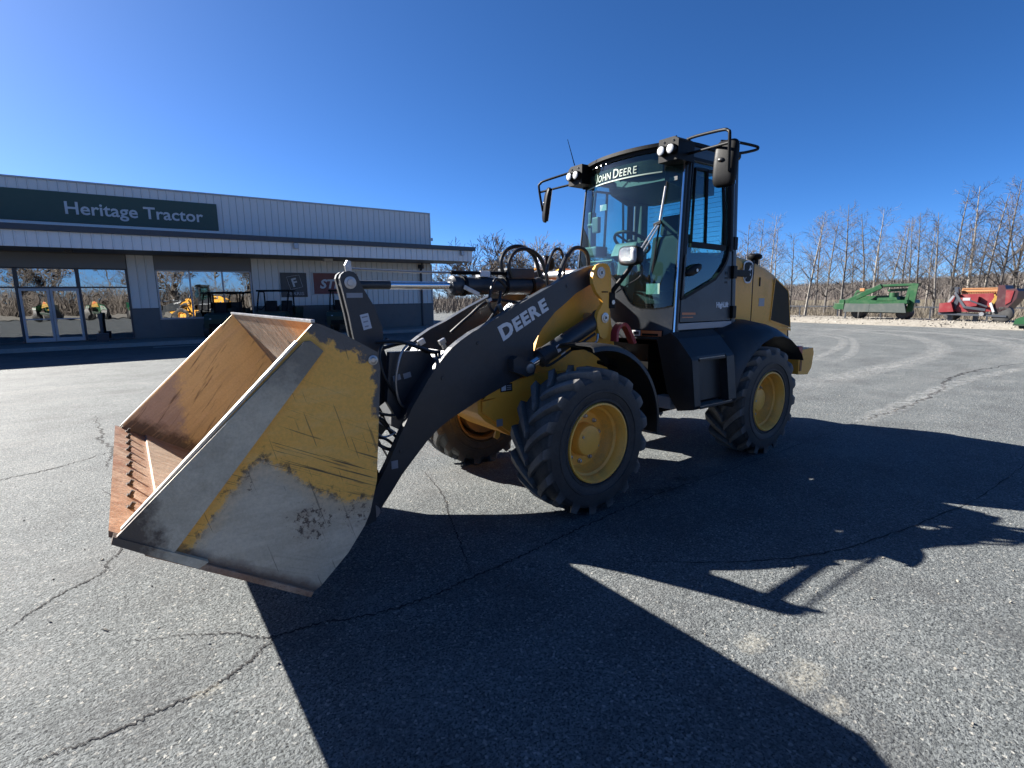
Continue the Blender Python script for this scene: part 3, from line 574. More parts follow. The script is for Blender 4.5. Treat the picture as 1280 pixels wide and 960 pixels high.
for (x, y, z, sx, sz) in ((2.36, 0.16, 1.38, 0.055, 0.045), (2.40, 0.16, 1.345, 0.02, 0.05), (2.19, 0.18, 1.375, 0.055, 0.04), (2.17, 0.18, 1.325, 0.03, 0.07), (2.12, 0.24, 1.23, 0.04, 0.10), (2.05, 0.24, 1.28, 0.06, 0.03), (1.60, 0.14, 1.62, 0.035, 0.08), (1.52, 0.14, 1.58, 0.035, 0.07), (1.70, 0.12, 1.69, 0.04, 0.03)):
    bm = nb(); box(bm, (x, y, z), (sx, 0.03, sz), Matrix.Rotation(R(25), 4, 'Y')); obj('hose_fitting', bm, M['steel'], LD, bev=0.005)
obj('coupler_pin', tube(nb(), [(2.905, -0.42, 0.235), (2.905, 0.42, 0.235)], 0.045, 16), M['steel'], LD, True)
bm = nb(); tube(bm, [(2.86, 0.22, 0.47), (2.86, 0.30, 0.47)], 0.05, 16); obj('coupler_roller', bm, M['black'], LD, True)

# ---- front fenders
for s in (1, -1):
    bm = nb(); pts = []
    for k in range(19):
        a = R(85+k*(184-85)/18); rr = 0.765+0.02*math.sin(k/18*math.pi); pts.append((1.29+rr*math.cos(a), 0.584+rr*math.sin(a)))
    ys = (0.58, 0.62, 0.80, 0.97, 1.00, 1.01); dz = (-0.05, -0.012, 0.0, -0.004, -0.02, -0.055)
    def ff(u, v):
        x, z = pts[u]; dx, dzz = (x-1.29)/0.77, (z-0.584)/0.77; return (x+dx*dz[v], ys[v]*s, z+dzz*dz[v])
    grid_surf(bm, ff, range(19), range(6)); thick(bm, 0.012)
    f = obj('front_fender', bm, M['fender'], LD, True)
    bm = nb(); bar(bm, (0.72, 0.45*s, 1.12), (0.74, 0.66*s, 1.09), 0.06, 0.03); bar(bm, (1.05, 0.45*s, 1.26), (1.05, 0.66*s, 1.29), 0.05, 0.03); obj('fender_bracket', bm, M['black'], f)

# ---- rear chassis, hitch, hood, counterweight
obj('rear_frame', plate([(-0.10, 1.22), (-0.10, 0.60), (-0.30, 0.48), (-2.30, 0.48), (-2.40, 0.80), (-2.40, 1.22)], -0.34, 0.34), M['black'], LD, bev=0.01)
for z in (0.62, 1.02):
    obj('hitch_plate', plate([(0.28, z+0.03), (0.28, z-0.03), (-0.22, z-0.03), (-0.22, z+0.03)], -0.22, 0.22), M['yellow'], LD, bev=0.01)
obj('hitch_pin', tube(nb(), [(0.02, 0, 0.50), (0.02, 0, 1.12)], 0.06, 20), M['steel'], LD, True)
for y in (-0.24, 0.24): obj('steer_cylinder', tube(nb(), [(-0.6, y, 0.78), (-0.1, y*1.1, 0.78), (-0.099, y*1.1, 0.78), (0.4, y*1.2, 0.78)], [0.045, 0.045, 0.022, 0.022], 16), M['boom'], LD, True)
for k in range(4): H([(0.40, -0.1+0.07*k, 1.05), (0.20, -0.14+0.09*k, 1.14), (0.0, -0.1+0.07*k, 1.10), (-0.2, -0.1+0.07*k, 1.0)], 0.016)
bm = nb(); box2(bm, (0.02, 0.55, 0.62), (-0.10, 0.72, 0.74)); obj('tool_box', bm, M['greydecal'], LD, bev=0.01)

HX = [(-1.04, 2.145), (-1.25, 2.13), (-1.54, 2.09), (-1.57, 2.085), (-1.75, 2.055), (-1.92, 2.01), (-2.10, 1.945), (-2.25, 1.87), (-2.36, 1.80), (-2.42, 1.74), (-2.455, 1.66), (-2.48, 1.55), (-2.555, 1.17)]
def hood_half(x0, x1, s, z0):
    """one side of the hood between two stations, rolled over the top edge"""
    def zt(x):
        for (a, za), (b, zb) in zip(HX[:10], HX[1:10]):
            if a >= x >= b: return za+(zb-za)*(a-x)/(a-b)
        return HX[9][1]
    bm = nb(); n = 10; us = [x0+(x1-x0)*k/n for k in range(n+1)]
    def f(u, v):
        t = zt(u); prof = [(0.585, z0), (0.60, z0+0.06), (0.602, (z0+t)/2), (0.598, t-0.16), (0.585, t-0.07), (0.555, t-0.02), (0.50, t+0.005), (0.44, t+0.015)]
        y, z = prof[v]
        if u < -2.30:   # the tail leans in towards the top
            k = (u+2.30)/(x1+2.30) if x1 < -2.30 else 0; xx = u-0.11*k*(1-(z-z0)/(t-z0)); return (xx, (y-0.05*k*k)*s, z)
        return (u, y*s, z)
    grid_surf(bm, f, us, range(8)); return thick(bm, 0.014)
HOOD = None
for s in (1, -1):
    p = obj('side_panel', hood_half(-1.045, -1.540, s, 1.14), M['yellow'], LD, True)
    h = obj('hood_panel', hood_half(-1.562, -2.44, s, 1.12), M['yellow'], LD, True)
    obj('panel_gap', plate([(-1.535, 2.09), (-1.567, 2.085), (-1.567, 1.15), (-1.535, 1.15)], 0.575*s, 0.598*s), M['black'], h)
    scr = [(-2.03, 1.895), (-2.345, 1.755), (-2.375, 1.70), (-2.475, 1.30), (-1.975, 1.405)]
    obj('grille_screen', plate(scr, 0.597*s, 0.606*s), M['rear_screen'], h, bev=0.002)
    bm = nb()
    for a, b in zip(scr, scr[1:]+scr[:1]): bar(bm, (a[0], 0.606*s, a[1]), (b[0], 0.606*s, b[1]), 0.006, 0.012)
    obj('screen_frame', bm, M['yellow'], h)
    bm = nb(); box2(bm, (-1.685, 0.598*s, 1.80), (-1.708, 0.6055*s, 1.90)); obj('panel_latch', bm, M['black'], h, bev=0.002)
    bm = nb(); box2(bm, (-1.70, 0.599*s, 1.575), (-1.82, 0.6035*s, 1.665)); obj('number_decal', bm, M['greydecal'], h)
    bm = plate([(-1.60, 1.40), (-2.47, 1.29), (-2.485, 1.26), (-1.60, 1.37)], 0.60*s, 0.612*s); obj('waist_rib', bm, M['yellow'], h, bev=0.004)
    for (x, z, a, b) in ((-1.13, 2.00, 0.045, 0.08), (-1.29, 2.0, 0.02, 0.07), (-1.20, 1.53, 0.02, 0.055)):
        bm = nb(); box2(bm, (x, 0.599*s, z), (x-a, 0.6045*s, z-b)); obj('vent_slot', bm, M['rust_orange'], p, bev=0.003)
    # badge: dark shield with a pale leaping stag
    sh = [(0, 0.115), (0.055, 0.108), (0.085, 0.085), (0.088, 0), (0.080, -0.065), (0.045, -0.108), (0, -0.115), (-0.045, -0.108), (-0.080, -0.065), (-0.088, 0), (-0.085, 0.085), (-0.055, 0.108)]
    stag = [(-0.055, -0.02), (-0.035, 0.012), (0.0, 0.020), (0.022, 0.045), (0.020, 0.075), (0.034, 0.055), (0.046, 0.080), (0.044, 0.048), (0.064, 0.040), (0.052, 0.026), (0.038, 0.022), (0.030, -0.008), (0.048, -0.030), (0.030, -0.045), (0.034, -0.028), (0.012, -0.012), (-0.024, -0.020), (-0.044, -0.060), (-0.060, -0.082), (-0.052, -0.048)]
    cx, cz = -1.43, 1.955
    obj('badge_border', plate([(cx-x*1.1, cz+z*1.08) for x, z in sh], 0.600*s, 0.6065*s), M['white'], p)
    obj('badge', plate([(cx-x*0.92, cz+z*0.93) for x, z in sh], 0.601*s, 0.6095*s), M['black'], p)
    obj('badge_stag', plate([(cx-x, cz+z) for x, z in stag], 0.602*s, 0.612*s), M['white'], p)
obj('hood_top', (lambda bm: thick(grid_surf(bm, lambda u, v: (HX[u][0], (-0.50, -0.25, 0, 0.25, 0.50)[v], HX[u][1]+(0.008, 0.03, 0.036, 0.03, 0.008)[v]), range(9), range(5)), 0.01))(nb()), M['black'], LD, True)
obj('rear_grille', plate([(-2.36, 1.80), (-2.42, 1.74), (-2.55, 1.15), (-2.42, 1.15), (-2.30, 1.75)], -0.56, 0.56), M['black'], LD)
obj('air_precleaner', lathe(nb(), [(2.03, 0.0), (2.03, 0.045), (2.17, 0.045), (2.18, 0.075), (2.20, 0.085), (2.225, 0.08), (2.245, 0.05), (2.25, 0)], (-2.10, 0.30, -0.045), 24, 'Z'), M['black'], LD, True)
CW = obj('counterweight', plate([(-2.20, 1.05), (-2.55, 1.06), (-2.58, 1.0), (-2.55, 0.82), (-2.46, 0.74), (-2.22, 0.76)], -0.86, 0.86), M['yellow'], LD, bev=0.025)
bm = nb(); box2(bm, (-2.20, -0.58, 0.80), (-2.45, 0.58, 1.16)); obj('tail_box', bm, M['yellow'], LD, bev=0.02)
for s in (1, -1):
    bm = nb(); box2(bm, (-2.165, 0.80*s, 1.01), (-2.26, 0.875*s, 1.10)); obj('tail_light', bm, M['red'], LD, bev=0.008)
    bm = nb(); box2(bm, (-2.24, 0.861*s, 0.80), (-2.28, 0.868*s, 0.98)); obj('reflector', bm, M['rust_orange'], LD)

# ---- rear fenders with the steps
def xsec(bm, sec, x0, x1, s): return poly(bm, [(x0, y*s, z) for y, z in sec], (x1-x0, 0, 0))
for s in (1, -1):
    full = [(0.56, 1.30), (0.72, 1.365), (0.80, 1.31), (0.945, 1.15), (0.965, 1.12), (1.015, 0.70), (1.0, 0.665), (0.83, 0.63), (0.70, 0.80)]
    rec = [(0.56, 1.30), (0.72, 1.365), (0.80, 1.31), (0.945, 1.15), (0.957, 1.115), (0.885, 1.09), (0.925, 0.72), (0.83, 0.63), (0.70, 0.80)]
    bm = nb(); xsec(bm, full, 0.055, -0.035, s); b = obj('step_housing', bm, M['fender'], LD, bev=0.012)
    bm = nb(); xsec(bm, rec, -0.036, -0.50, s); obj('step_recess', bm, M['fender'], b)
    bm = nb(); xsec(bm, full, -0.501, -0.63, s); obj('step_side', bm, M['fender'], b, bev=0.008)
    for (yo, z, x0, x1) in ((0.968, 1.125, -0.06, -0.48), (1.02, 0.685, -0.03, -0.56)):
        bm = nb(); box2(bm, (x0, (yo-0.17)*s, z-0.02), (x1, yo*s, z)); st = obj('step_tread', bm, M['fender'], b, bev=0.004)
        bm = nb()
        for k in range(int((x0-x1)/0.022)):
            for j in range(4):
                x = x0-0.011-k*0.022; y = (yo-0.012-j*0.035)*s; box2(bm, (x-0.006, y-0.006, z-0.001), (x+0.006, y+0.006, z+0.008))
        obj('tread_studs', bm, M['steel'], st)
    A = [(-0.625, 0.60), (-0.640, 0.70), (-0.667, 0.776), (-0.762, 0.944), (-0.85, 1.035), (-0.932, 1.105), (-1.113, 1.203), (-1.332, 1.262), (-1.52, 1.255), (-1.714, 1.201), (-1.86, 1.12), (-1.976, 1.03), (-2.02, 0.96)]
    B = [(-0.60, 1.20), (-0.60, 1.28), (-0.62, 1.335), (-0.74, 1.372), (-0.84, 1.385), (-0.92, 1.40), (-1.06, 1.432), (-1.26, 1.440), (-1.45, 1.41), (-1.70, 1.30), (-1.86, 1.20), (-1.99, 1.09), (-2.04, 0.98)]
    def fs(u, v):
        a, c = A[u], B[u]; ys = (0.62, 0.985, 1.0, 0.985, 0.94, 0.82, 0.70, 0.58); t = (0, 0, 0.03, 0.18, 0.55, 0.86, 1.0, 1.03)[v]
        y = ys[v]
        if u < 3 and v > 3: y += (0.02, 0.012, 0.005)[u]
        return (a[0]+(c[0]-a[0])*t, y*s, a[1]+(c[1]-a[1])*t+(0.0 if v != 1 else 0.0))
    bm = nb(); grid_surf(bm, fs, range(len(A)), range(8)); thick(bm, 0.01)
    obj('rear_fender', bm, M['fender'], LD, True)
# ---- cab
def cy(z): return 0.700-0.058*(z-1.40)/1.65
def wsx(y, z):
    base = -0.035-0.155*(z-1.45)/1.65; b = 0.20 if z > 1.9 else 0.10+0.10*max(0, (z-1.3)/0.6)
    return base+b*(1-min(1.0, abs(y)/0.68)**2.2)
def zglass(y):
    t = [(-0.70, 1.96), (-0.10, 1.96), (0.05, 1.90), (0.14, 1.80), (0.24, 1.64), (0.30, 1.60), (0.36, 1.58), (0.50, 1.575), (0.60, 1.59), (0.70, 1.62)]
    for (a, za), (b, zb) in zip(t, t[1:]):
        if a <= y <= b: return za+(zb-za)*(y-a)/(b-a)
    return t[0][1] if y < t[0][0] else t[-1][1]
YS = [-0.655+1.31*k/40 for k in range(41)]
CAB = obj('cab_cowl', thick(grid_surf(nb(), lambda y, t: (wsx(y*1.03, 1.29+(zglass(y)-1.29)*t)+0.012, y*1.035, 1.29+(zglass(y)-1.29)*t), YS, [0, .05, .25, .5, .75, .93, 1.0]), 0.03), M['cabpaint'], LD, True)
def wsf(off=0.0): return lambda y, t: (wsx(y, zglass(y)+(3.075-zglass(y))*t)+off, y*(1-0.04*t), zglass(y)+(3.075-zglass(y))*t)
WS = obj('windshield', thick(grid_surf(nb(), wsf(), YS, [k/16 for k in range(17)]), 0.006), M['glass'], LD, True)
def wsp(y, z, off): return Vector((wsx(y, z)+off, y*(1-0.04*(z-1.6)/1.5), z))
obj('sun_band', thick(grid_surf(nb(), lambda y, t: wsp(y, 2.865+0.125*t, 0.008), YS[3:36], [0, .5, 1]), 0.002), M['band'], WS, True)
obj('visor_edge', thick(grid_surf(nb(), lambda y, t: wsp(y, 2.855+0.012*t, 0.010), YS[3:36], [0, 1]), 0.002), M['bandtext'], WS, True)
lt, wd_ = caps_word(['JOHN', 'DEERE'], 0.086, 0.80, bold=0.006, ext=0.002, sp=1.1, gap=0.30)
k_ = 0.62/wd_
for v in lt.verts:
    y = -0.345+v.co.x*k_; v.co = wsp(y, 2.885+v.co.y, 0.012+v.co.z)
obj('lettering', lt, M['bandtext'], WS)
bm = nb()
for k, y in enumerate(YS[:-1]): bar(bm, wsp(y, 3.07, 0.004), wsp(YS[k+1], 3.07, 0.004), 0.03, 0.035)
obj('header_trim', bm, M['black'], WS)
for k in range(4):
    y = -0.45+k*0.09; c = wsp(y, 3.05, 0.016); bm = nb(); tube(bm, [c, c+Vector((0.006, 0, 0.002))], 0.006, 8); obj('trim_stud', bm, M['steel'], WS)
bm = nb()
for a, b in zip(YS, YS[1:]): bar(bm, wsp(a, zglass(a), 0.004), wsp(b, zglass(b), 0.004), 0.022, 0.016, (1, 0, 0))
obj('glass_seal', bm, M['black'], WS)
# roof
def roof_outline(z):
    f = [(wsx(y, 3.08)+0.055, y*0.985) for y in YS]; return [(x, y, z) for x, y in f]+[(-0.35, 0.665, z), (-1.06, 0.665, z), (-1.14, 0.60, z), (-1.14, -0.60, z), (-1.06, -0.665, z), (-0.35, -0.665, z)]
RF = obj('cab_roof', poly(nb(), roof_outline(3.085), (0, 0, 0.032)), M['black'], LD, bev=0.012)
bm = nb(); poly(bm, [(x*0.86-0.08, y*0.85, 3.118) for x, y, z in roof_outline(0)], (0, 0, 0.022)); obj('roof_cap', bm, M['black'], RF, bev=0.012)
bm = nb(); poly(bm, [(-0.10, -0.30, 2.98), (-0.10, 0.30, 2.98), (-0.22, 0.55, 2.97), (-1.0, 0.58, 2.95), (-1.0, -0.58, 2.95), (-0.22, -0.55, 2.97)], (0, 0, 0.10)); obj('roof_liner', bm, M['interior'], RF, bev=0.02)
bm = nb(); poly(bm, [(-0.14, -0.28, 2.82), (-0.14, 0.44, 2.80), (-0.22, 0.50, 2.76), (-0.50, 0.50, 2.70), (-0.95, 0.45, 2.74), (-0.95, -0.32, 2.74), (-0.50, -0.34, 2.70), (-0.22, -0.32, 2.78)], (0, 0, 0.15)); obj('overhead_console', bm, M['interior'], RF, bev=0.03)
# pillars
for s in (1, -1):
    bm = nb(); bar(bm, (-0.065, (cy(1.30)-0.02)*s, 1.285), (-0.225, (cy(3.08)-0.02)*s, 3.09), 0.05, 0.085); obj('front_pillar', bm, M['cabpaint'], LD, bev=0.012)
    bm = nb(); bar(bm, (-0.025, (cy(1.35)-0.004)*s, 1.36), (-0.172, (cy(3.0)-0.004)*s, 3.02), 0.018, 0.020); obj('pillar_trim', bm, M['chrome' if s > 0 else 'cabpaint'], LD, bev=0.004)
    bm = nb(); bar(bm, (-1.02, (cy(1.36)-0.03)*s, 1.36), (-1.02, (cy(3.08)-0.03)*s, 3.09), 0.07, 0.075); obj('rear_pillar', bm, M['cabpaint'], LD, bev=0.02)
    bm = nb(); box2(bm, (-0.045, 0.60*s, 1.315), (-1.06, 0.690*s, 1.375)); obj('side_sill', bm, M['black'], LD, bev=0.006)
    bm = nb(); bar(bm, (-0.06, 0.699*s, 1.412), (-0.98, 0.699*s, 1.407), 0.02, 0.062); obj('sill_strip', bm, M['greydecal'], LD, bev=0.004)
    bm = nb(); bar(bm, (-0.20, (cy(3.03)-0.02)*s, 3.045), (-1.0, (cy(3.03)-0.02)*s, 3.045), 0.05, 0.09); obj('side_header', bm, M['cabpaint'], LD, bev=0.01)
    # the door (left) and the matching right side wall
    nm = 'door' if s > 0 else 'side_wall'
    def D(x, z, off=0.0): return (x, (cy(z)+off)*s, z)
    low = [(-0.095, 1.455), (-0.955, 1.447), (-0.955, 2.20), (-0.905, 2.20), (-0.878, 2.10), (-0.835, 2.025), (-0.76, 1.95), (-0.655, 1.868), (-0.16, 1.690), (-0.115, 1.690)]
    bm = nb(); a = [bm.verts.new(D(x, z, 0.010)) for x, z in low]; b = [bm.verts.new(D(x, z, -0.025)) for x, z in low]; bm.faces.new(a); bm.faces.new(b[::-1])
    for i in range(len(a)): bm.faces.new((a[i], b[i], b[(i+1) % len(a)], a[(i+1) % len(a)]))
    DR = obj(nm, bm, M['cabpaint'], LD, bev=0.005)
    gl = [(-0.115, 1.67), (-0.66, 1.86), (-0.77, 1.94), (-0.85, 2.03), (-0.90, 2.12), (-0.915, 2.22), (-0.915, 3.0), (-0.245, 3.0)]
    bm = nb(); a = [bm.verts.new(D(x, z, -0.004)) for x, z in gl]; b = [bm.verts.new(D(x, z, -0.009)) for x, z in gl]; bm.faces.new(a); bm.faces.new(b[::-1])
    for i in range(len(a)): bm.faces.new((a[i], b[i], b[(i+1) % len(a)], a[(i+1) % len(a)]))
    obj('door_pane' if s > 0 else 'side_pane', bm, M['glass'], DR)
    bm = nb(); fr = [(-0.105, 1.68), (-0.16, 1.688), (-0.655, 1.866), (-0.76, 1.948), (-0.835, 2.025), (-0.88, 2.10), (-0.905, 2.20), (-0.885, 2.97), (-0.27, 2.97), (-0.105, 1.68)]
    for p, q in zip(fr, fr[1:]): bar(bm, D(*p, 0.006), D(*q, 0.006), 0.03, 0.028)
    obj('pane_seal', bm, M['black'], DR)
    bm = nb(); bar(bm, D(-0.935, 2.15, 0.0), D(-0.925, 3.02, 0.0), 0.035, 0.07); obj('door_post', bm, M['cabpaint'], DR, bev=0.006)
    bm = nb(); bar(bm, D(-0.13, 1.70, 0.002), D(-0.255, 3.02, 0.002), 0.03, 0.05); obj('door_post', bm, M['cabpaint'], DR, bev=0.006)
    bm = nb(); bar(bm, D(-0.27, 3.0, 0.002), D(-0.93, 3.0, 0.002), 0.03, 0.10); obj('door_rail', bm, M['cabpaint'], DR, bev=0.006)
    bm = nb(); sl = [(-0.318, 2.89), (-0.262, 2.205), (-0.830, 2.195), (-0.775, 2.90)]
    for p, q in zip(sl, sl[1:]+sl[:1]): bar(bm, D(*p, 0.004), D(*q, 0.004), 0.022, 0.022)
    bar(bm, D(-0.505, 2.90, 0.004), D(-0.490, 2.20, 0.004), 0.024, 0.026); bar(bm, D(-0.255, 2.18, 0.004), D(-0.84, 2.17, 0.004), 0.02, 0.035)
    obj('slider_frame', bm, M['black'], DR)
    for z in (2.22, 1.93, 1.52):
        bm = nb(); box2(bm, (-0.945, (cy(z)+0.004)*s, z-0.055), (-1.01, (cy(z)+0.045)*s, z+0.075)); obj('hinge', bm, M['black'], DR, bev=0.008)
    bm = nb(); box2(bm, (-1.0, (cy(1.93)-0.01)*s, 1.895), (-1.28, (cy(1.93)+0.035)*s, 1.965)); obj('hinge_arm', bm, M['black'], DR, bev=0.008)
    if s > 0:
        bm = nb(); bmesh.ops.create_uvsphere(bm, u_segments=20, v_segments=10, radius=1, matrix=Matrix.Translation(D(-0.295, 1.950, 0.016)) @ Matrix.Rotation(R(18), 4, 'Y') @ Matrix.Diagonal((0.135, 0.022, 0.048, 1))); obj('door_handle', bm, M['black'], DR, True)
        bm = tube(nb(), [D(-0.315, 1.945, 0.035), D(-0.315, 1.945, 0.045)], 0.016, 12); obj('lock_cylinder', bm, M['steel'], DR)
        lt = text_bm('HighLift', 0.072, 0.001, 0.003); x0, x1 = bmw(lt); place(lt, D(-0.695, 1.585, 0.0105), (-1, 0, 0), (0, -0.035, 1), sx=0.215/(x1-x0)); obj('lettering', lt, M['white'], DR)
        bm = nb(); bar(bm, D(-0.125, 1.535, 0.0115), D(-0.34, 1.530, 0.0115), 0.003, 0.022); bar(bm, D(-0.125, 1.50, 0.0115), D(-0.30, 1.497, 0.0115), 0.003, 0.010); obj('warning_decal', bm, M['orange'], DR)
        bm = nb()
        for (dx, dz, a, b) in ((-0.016, 0.05, 0.03, 0.01), (0.016, 0.05, 0.03, 0.01), (0, 0, 0.012, 0.05), (-0.016, -0.045, 0.02, 0.01), (0.016, -0.045, 0.02, 0.01)): box(bm, D(-0.86+dx, 1.88+dz, 0.0115), (b, 0.003, a))
        obj('latch_mark', bm, M['black'], DR)
# cab floor, rear wall and rear window
bm = nb(); box2(bm, (-0.03, -0.60, 1.27), (-1.06, 0.60, 1.33)); obj('cab_floor', bm, M['black'], LD)
bm = nb(); box2(bm, (-1.0, -0.60, 1.33), (-1.05, 0.60, 2.10)); obj('cab_back', bm, M['interior'], LD)
bm = nb(); box2(bm, (-1.02, -0.60, 2.10), (-1.026, 0.60, 3.05)); RW = obj('rear_window', bm, M['glass'], LD)
bm = nb()
for k in range(11): bar(bm, (-1.015, -0.45, 2.28+k*0.05), (-1.015, 0.50, 2.28+k*0.05), 0.003, 0.003)
obj('heater_wire', bm, M['interior'], RW)
bm = nb(); box2(bm, (-0.94, -0.605, 1.36), (-1.06, -0.50, 3.05)); obj('inner_pillar', bm, M['interior'], LD, bev=0.02)
bm = nb(); box2(bm, (-0.94, 0.56, 2.1), (-1.05, 0.625, 3.05)); obj('inner_pillar', bm, M['interior'], LD, bev=0.02)
# seat, console, steering wheel
ST = obj('seat', (lambda bm: (box2(bm, (-0.38, -0.24, 1.62), (-0.86, 0.24, 1.76)), bm)[1])(nb()), M['fabric'], LD, bev=0.04)
bm = nb(); box(bm, (-0.84, 0, 2.06), (0.13, 0.46, 0.62), Matrix.Rotation(R(-8), 4, 'Y')); obj('backrest', bm, M['fabric'], ST, bev=0.04)
bm = nb(); box(bm, (-0.89, 0, 2.48), (0.10, 0.28, 0.22), Matrix.Rotation(R(-8), 4, 'Y')); obj('headrest', bm, M['fabric'], ST, bev=0.035)
bm = nb(); box2(bm, (-0.45, -0.18, 1.33), (-0.80, 0.18, 1.62)); obj('pedestal', bm, M['black'], ST, bev=0.02)
for y in (0.31, -0.31):
    bm = nb(); box2(bm, (-0.42, y-0.04, 1.93), (-0.78, y+0.04, 1.99)); obj('armrest', bm, M['fabric'], ST, bev=0.02)
bm = nb(); box2(bm, (-0.15, -0.60, 1.33), (-0.95, -0.36, 1.95)); obj('side_console', bm, M['interior'], LD, bev=0.03)
bm = tube(nb(), [(-0.40, -0.44, 1.95), (-0.37, -0.43, 2.09)], 0.02, 10); obj('joystick', bm, M['black'], LD, True)
bm = nb(); bar(bm, (0.0, 0.04, 1.33), (-0.13, 0.02, 2.13), 0.16, 0.13); box(bm, (-0.10, 0.02, 2.16), (0.12, 0.30, 0.16), Matrix.Rotation(R(-30), 4, 'Y')); CO = obj('steering_column', bm, M['interior'], LD, bev=0.03)
SW = Matrix.Translation((-0.20, 0.0, 2.26)) @ Matrix.Rotation(R(-32), 4, 'Y')
bm = nb(); n = 40; tube(bm, [SW @ Vector((0.19*math.cos(2*math.pi*k/n), 0.19*math.sin(2*math.pi*k/n), 0)) for k in range(n+1)], 0.017, 8)
for a in (90, 210, 330): tube(bm, [SW @ Vector((0, 0, -0.02)), SW @ Vector((0.18*math.cos(R(a)), 0.18*math.sin(R(a)), 0))], 0.012, 6)
tube(bm, [SW @ Vector((0, 0, -0.10)), SW @ Vector((0, 0, 0.01))], 0.05, 14); obj('steering_wheel', bm, M['black'], LD, True)
bm = nb(); box(bm, (-0.11, -0.43, 2.48), (0.05, 0.09, 0.17)); MN = obj('monitor', bm, M['interior'], LD, bev=0.015)
bm = nb(); tube(bm, [(-0.17, -0.62, 2.5), (-0.13, -0.50, 2.49), (-0.11, -0.45, 2.48)], 0.022, 10); obj('monitor_arm', bm, M['interior'], MN, True)
bm = nb(); box(bm, (-0.19, -0.575, 2.44), (0.09, 0.05, 0.40)); obj('pillar_vent', bm, M['interior'], LD, bev=0.02)
bm = nb(); box(bm, (-0.17, -0.49, 2.20), (0.18, 0.18, 0.11)); obj('display', bm, M['interior'], LD, bev=0.02)
bm = nb(); tube(bm, [(-0.14, -0.60, 2.09), (-0.05, -0.30, 2.08), (-0.02, -0.10, 2.08)], 0.012, 8); obj('grab_rail', bm, M['interior'], LD, True)
for (y, z, a, b) in ((-0.22, 1.955, 0.16, 0.12), (0.46, 1.745, 0.16, 0.10)):
    bm = nb(); bmesh.ops.create_cube(bm, size=1, matrix=Matrix.Translation(wsp(y, z+0.03, -0.03)) @ Matrix.Diagonal((0.004, a, b, 1))); obj('paper_card', bm, M['bandtext'], WS)
bm = nb(); bmesh.ops.create_cube(bm, size=1, matrix=Matrix.Translation(wsp(-0.20, 2.62, -0.01)) @ Matrix.Diagonal((0.004, 0.09, 0.06, 1))); obj('glass_sticker', bm, M['greydecal'], WS)
bm = nb(); bmesh.ops.create_cube(bm, size=1, matrix=Matrix.Translation(wsp(0.58, 2.79, -0.01)) @ Matrix.Diagonal((0.004, 0.09, 0.035, 1))); obj('glass_sticker', bm, M['interior'], WS)
for k, (x, y, z) in enumerate(((0.02, 0.28, 1.45), (0.02, 0.42, 1.45), (-0.05, 0.52, 1.48))):
    bm = nb(); box(bm, (x-0.10, y, z), (0.10, 0.08, 0.025), Matrix.Rotation(R(35), 4, 'Y')); obj('pedal', bm, M['black'], LD, bev=0.006)
# wiper
W1 = wsp(0.555, 2.76, 0.035); W2 = wsp(0.49, 1.93, 0.035); WM = W1.lerp(W2, 0.47)+Vector((0.02, 0, 0))
wp = obj('wiper', tube(nb(), [W1, W1.lerp(W2, 0.25)+Vector((0.008, 0, 0)), W1.lerp(W2, 0.75)+Vector((0.008, 0, 0)), W2], 0.010, 6), M['black'], LD, True)
for d in (-0.018, 0.018):
    a = wsp(0.30, 2.02, 0.03)+Vector((0, d, -d)); bm = tube(nb(), [a, WM+Vector((0.01, d*0.6, -d*0.4))], 0.008, 6); obj('wiper_arm', bm, M['steel'], wp, True)
bm = nb(); bar(bm, WM+Vector((0.008, -0.05, 0.0)), WM+Vector((0.008, 0.035, 0.02)), 0.02, 0.03); obj('wiper_clip', bm, M['black'], wp, bev=0.004)
bm = nb(); bar(bm, W1.lerp(W2, 0.05)+Vector((0.012, 0, 0)), W1.lerp(W2, 0.42)+Vector((0.014, 0, 0)), 0.014, 0.014); obj('wiper_spine', bm, M['steel'], wp)
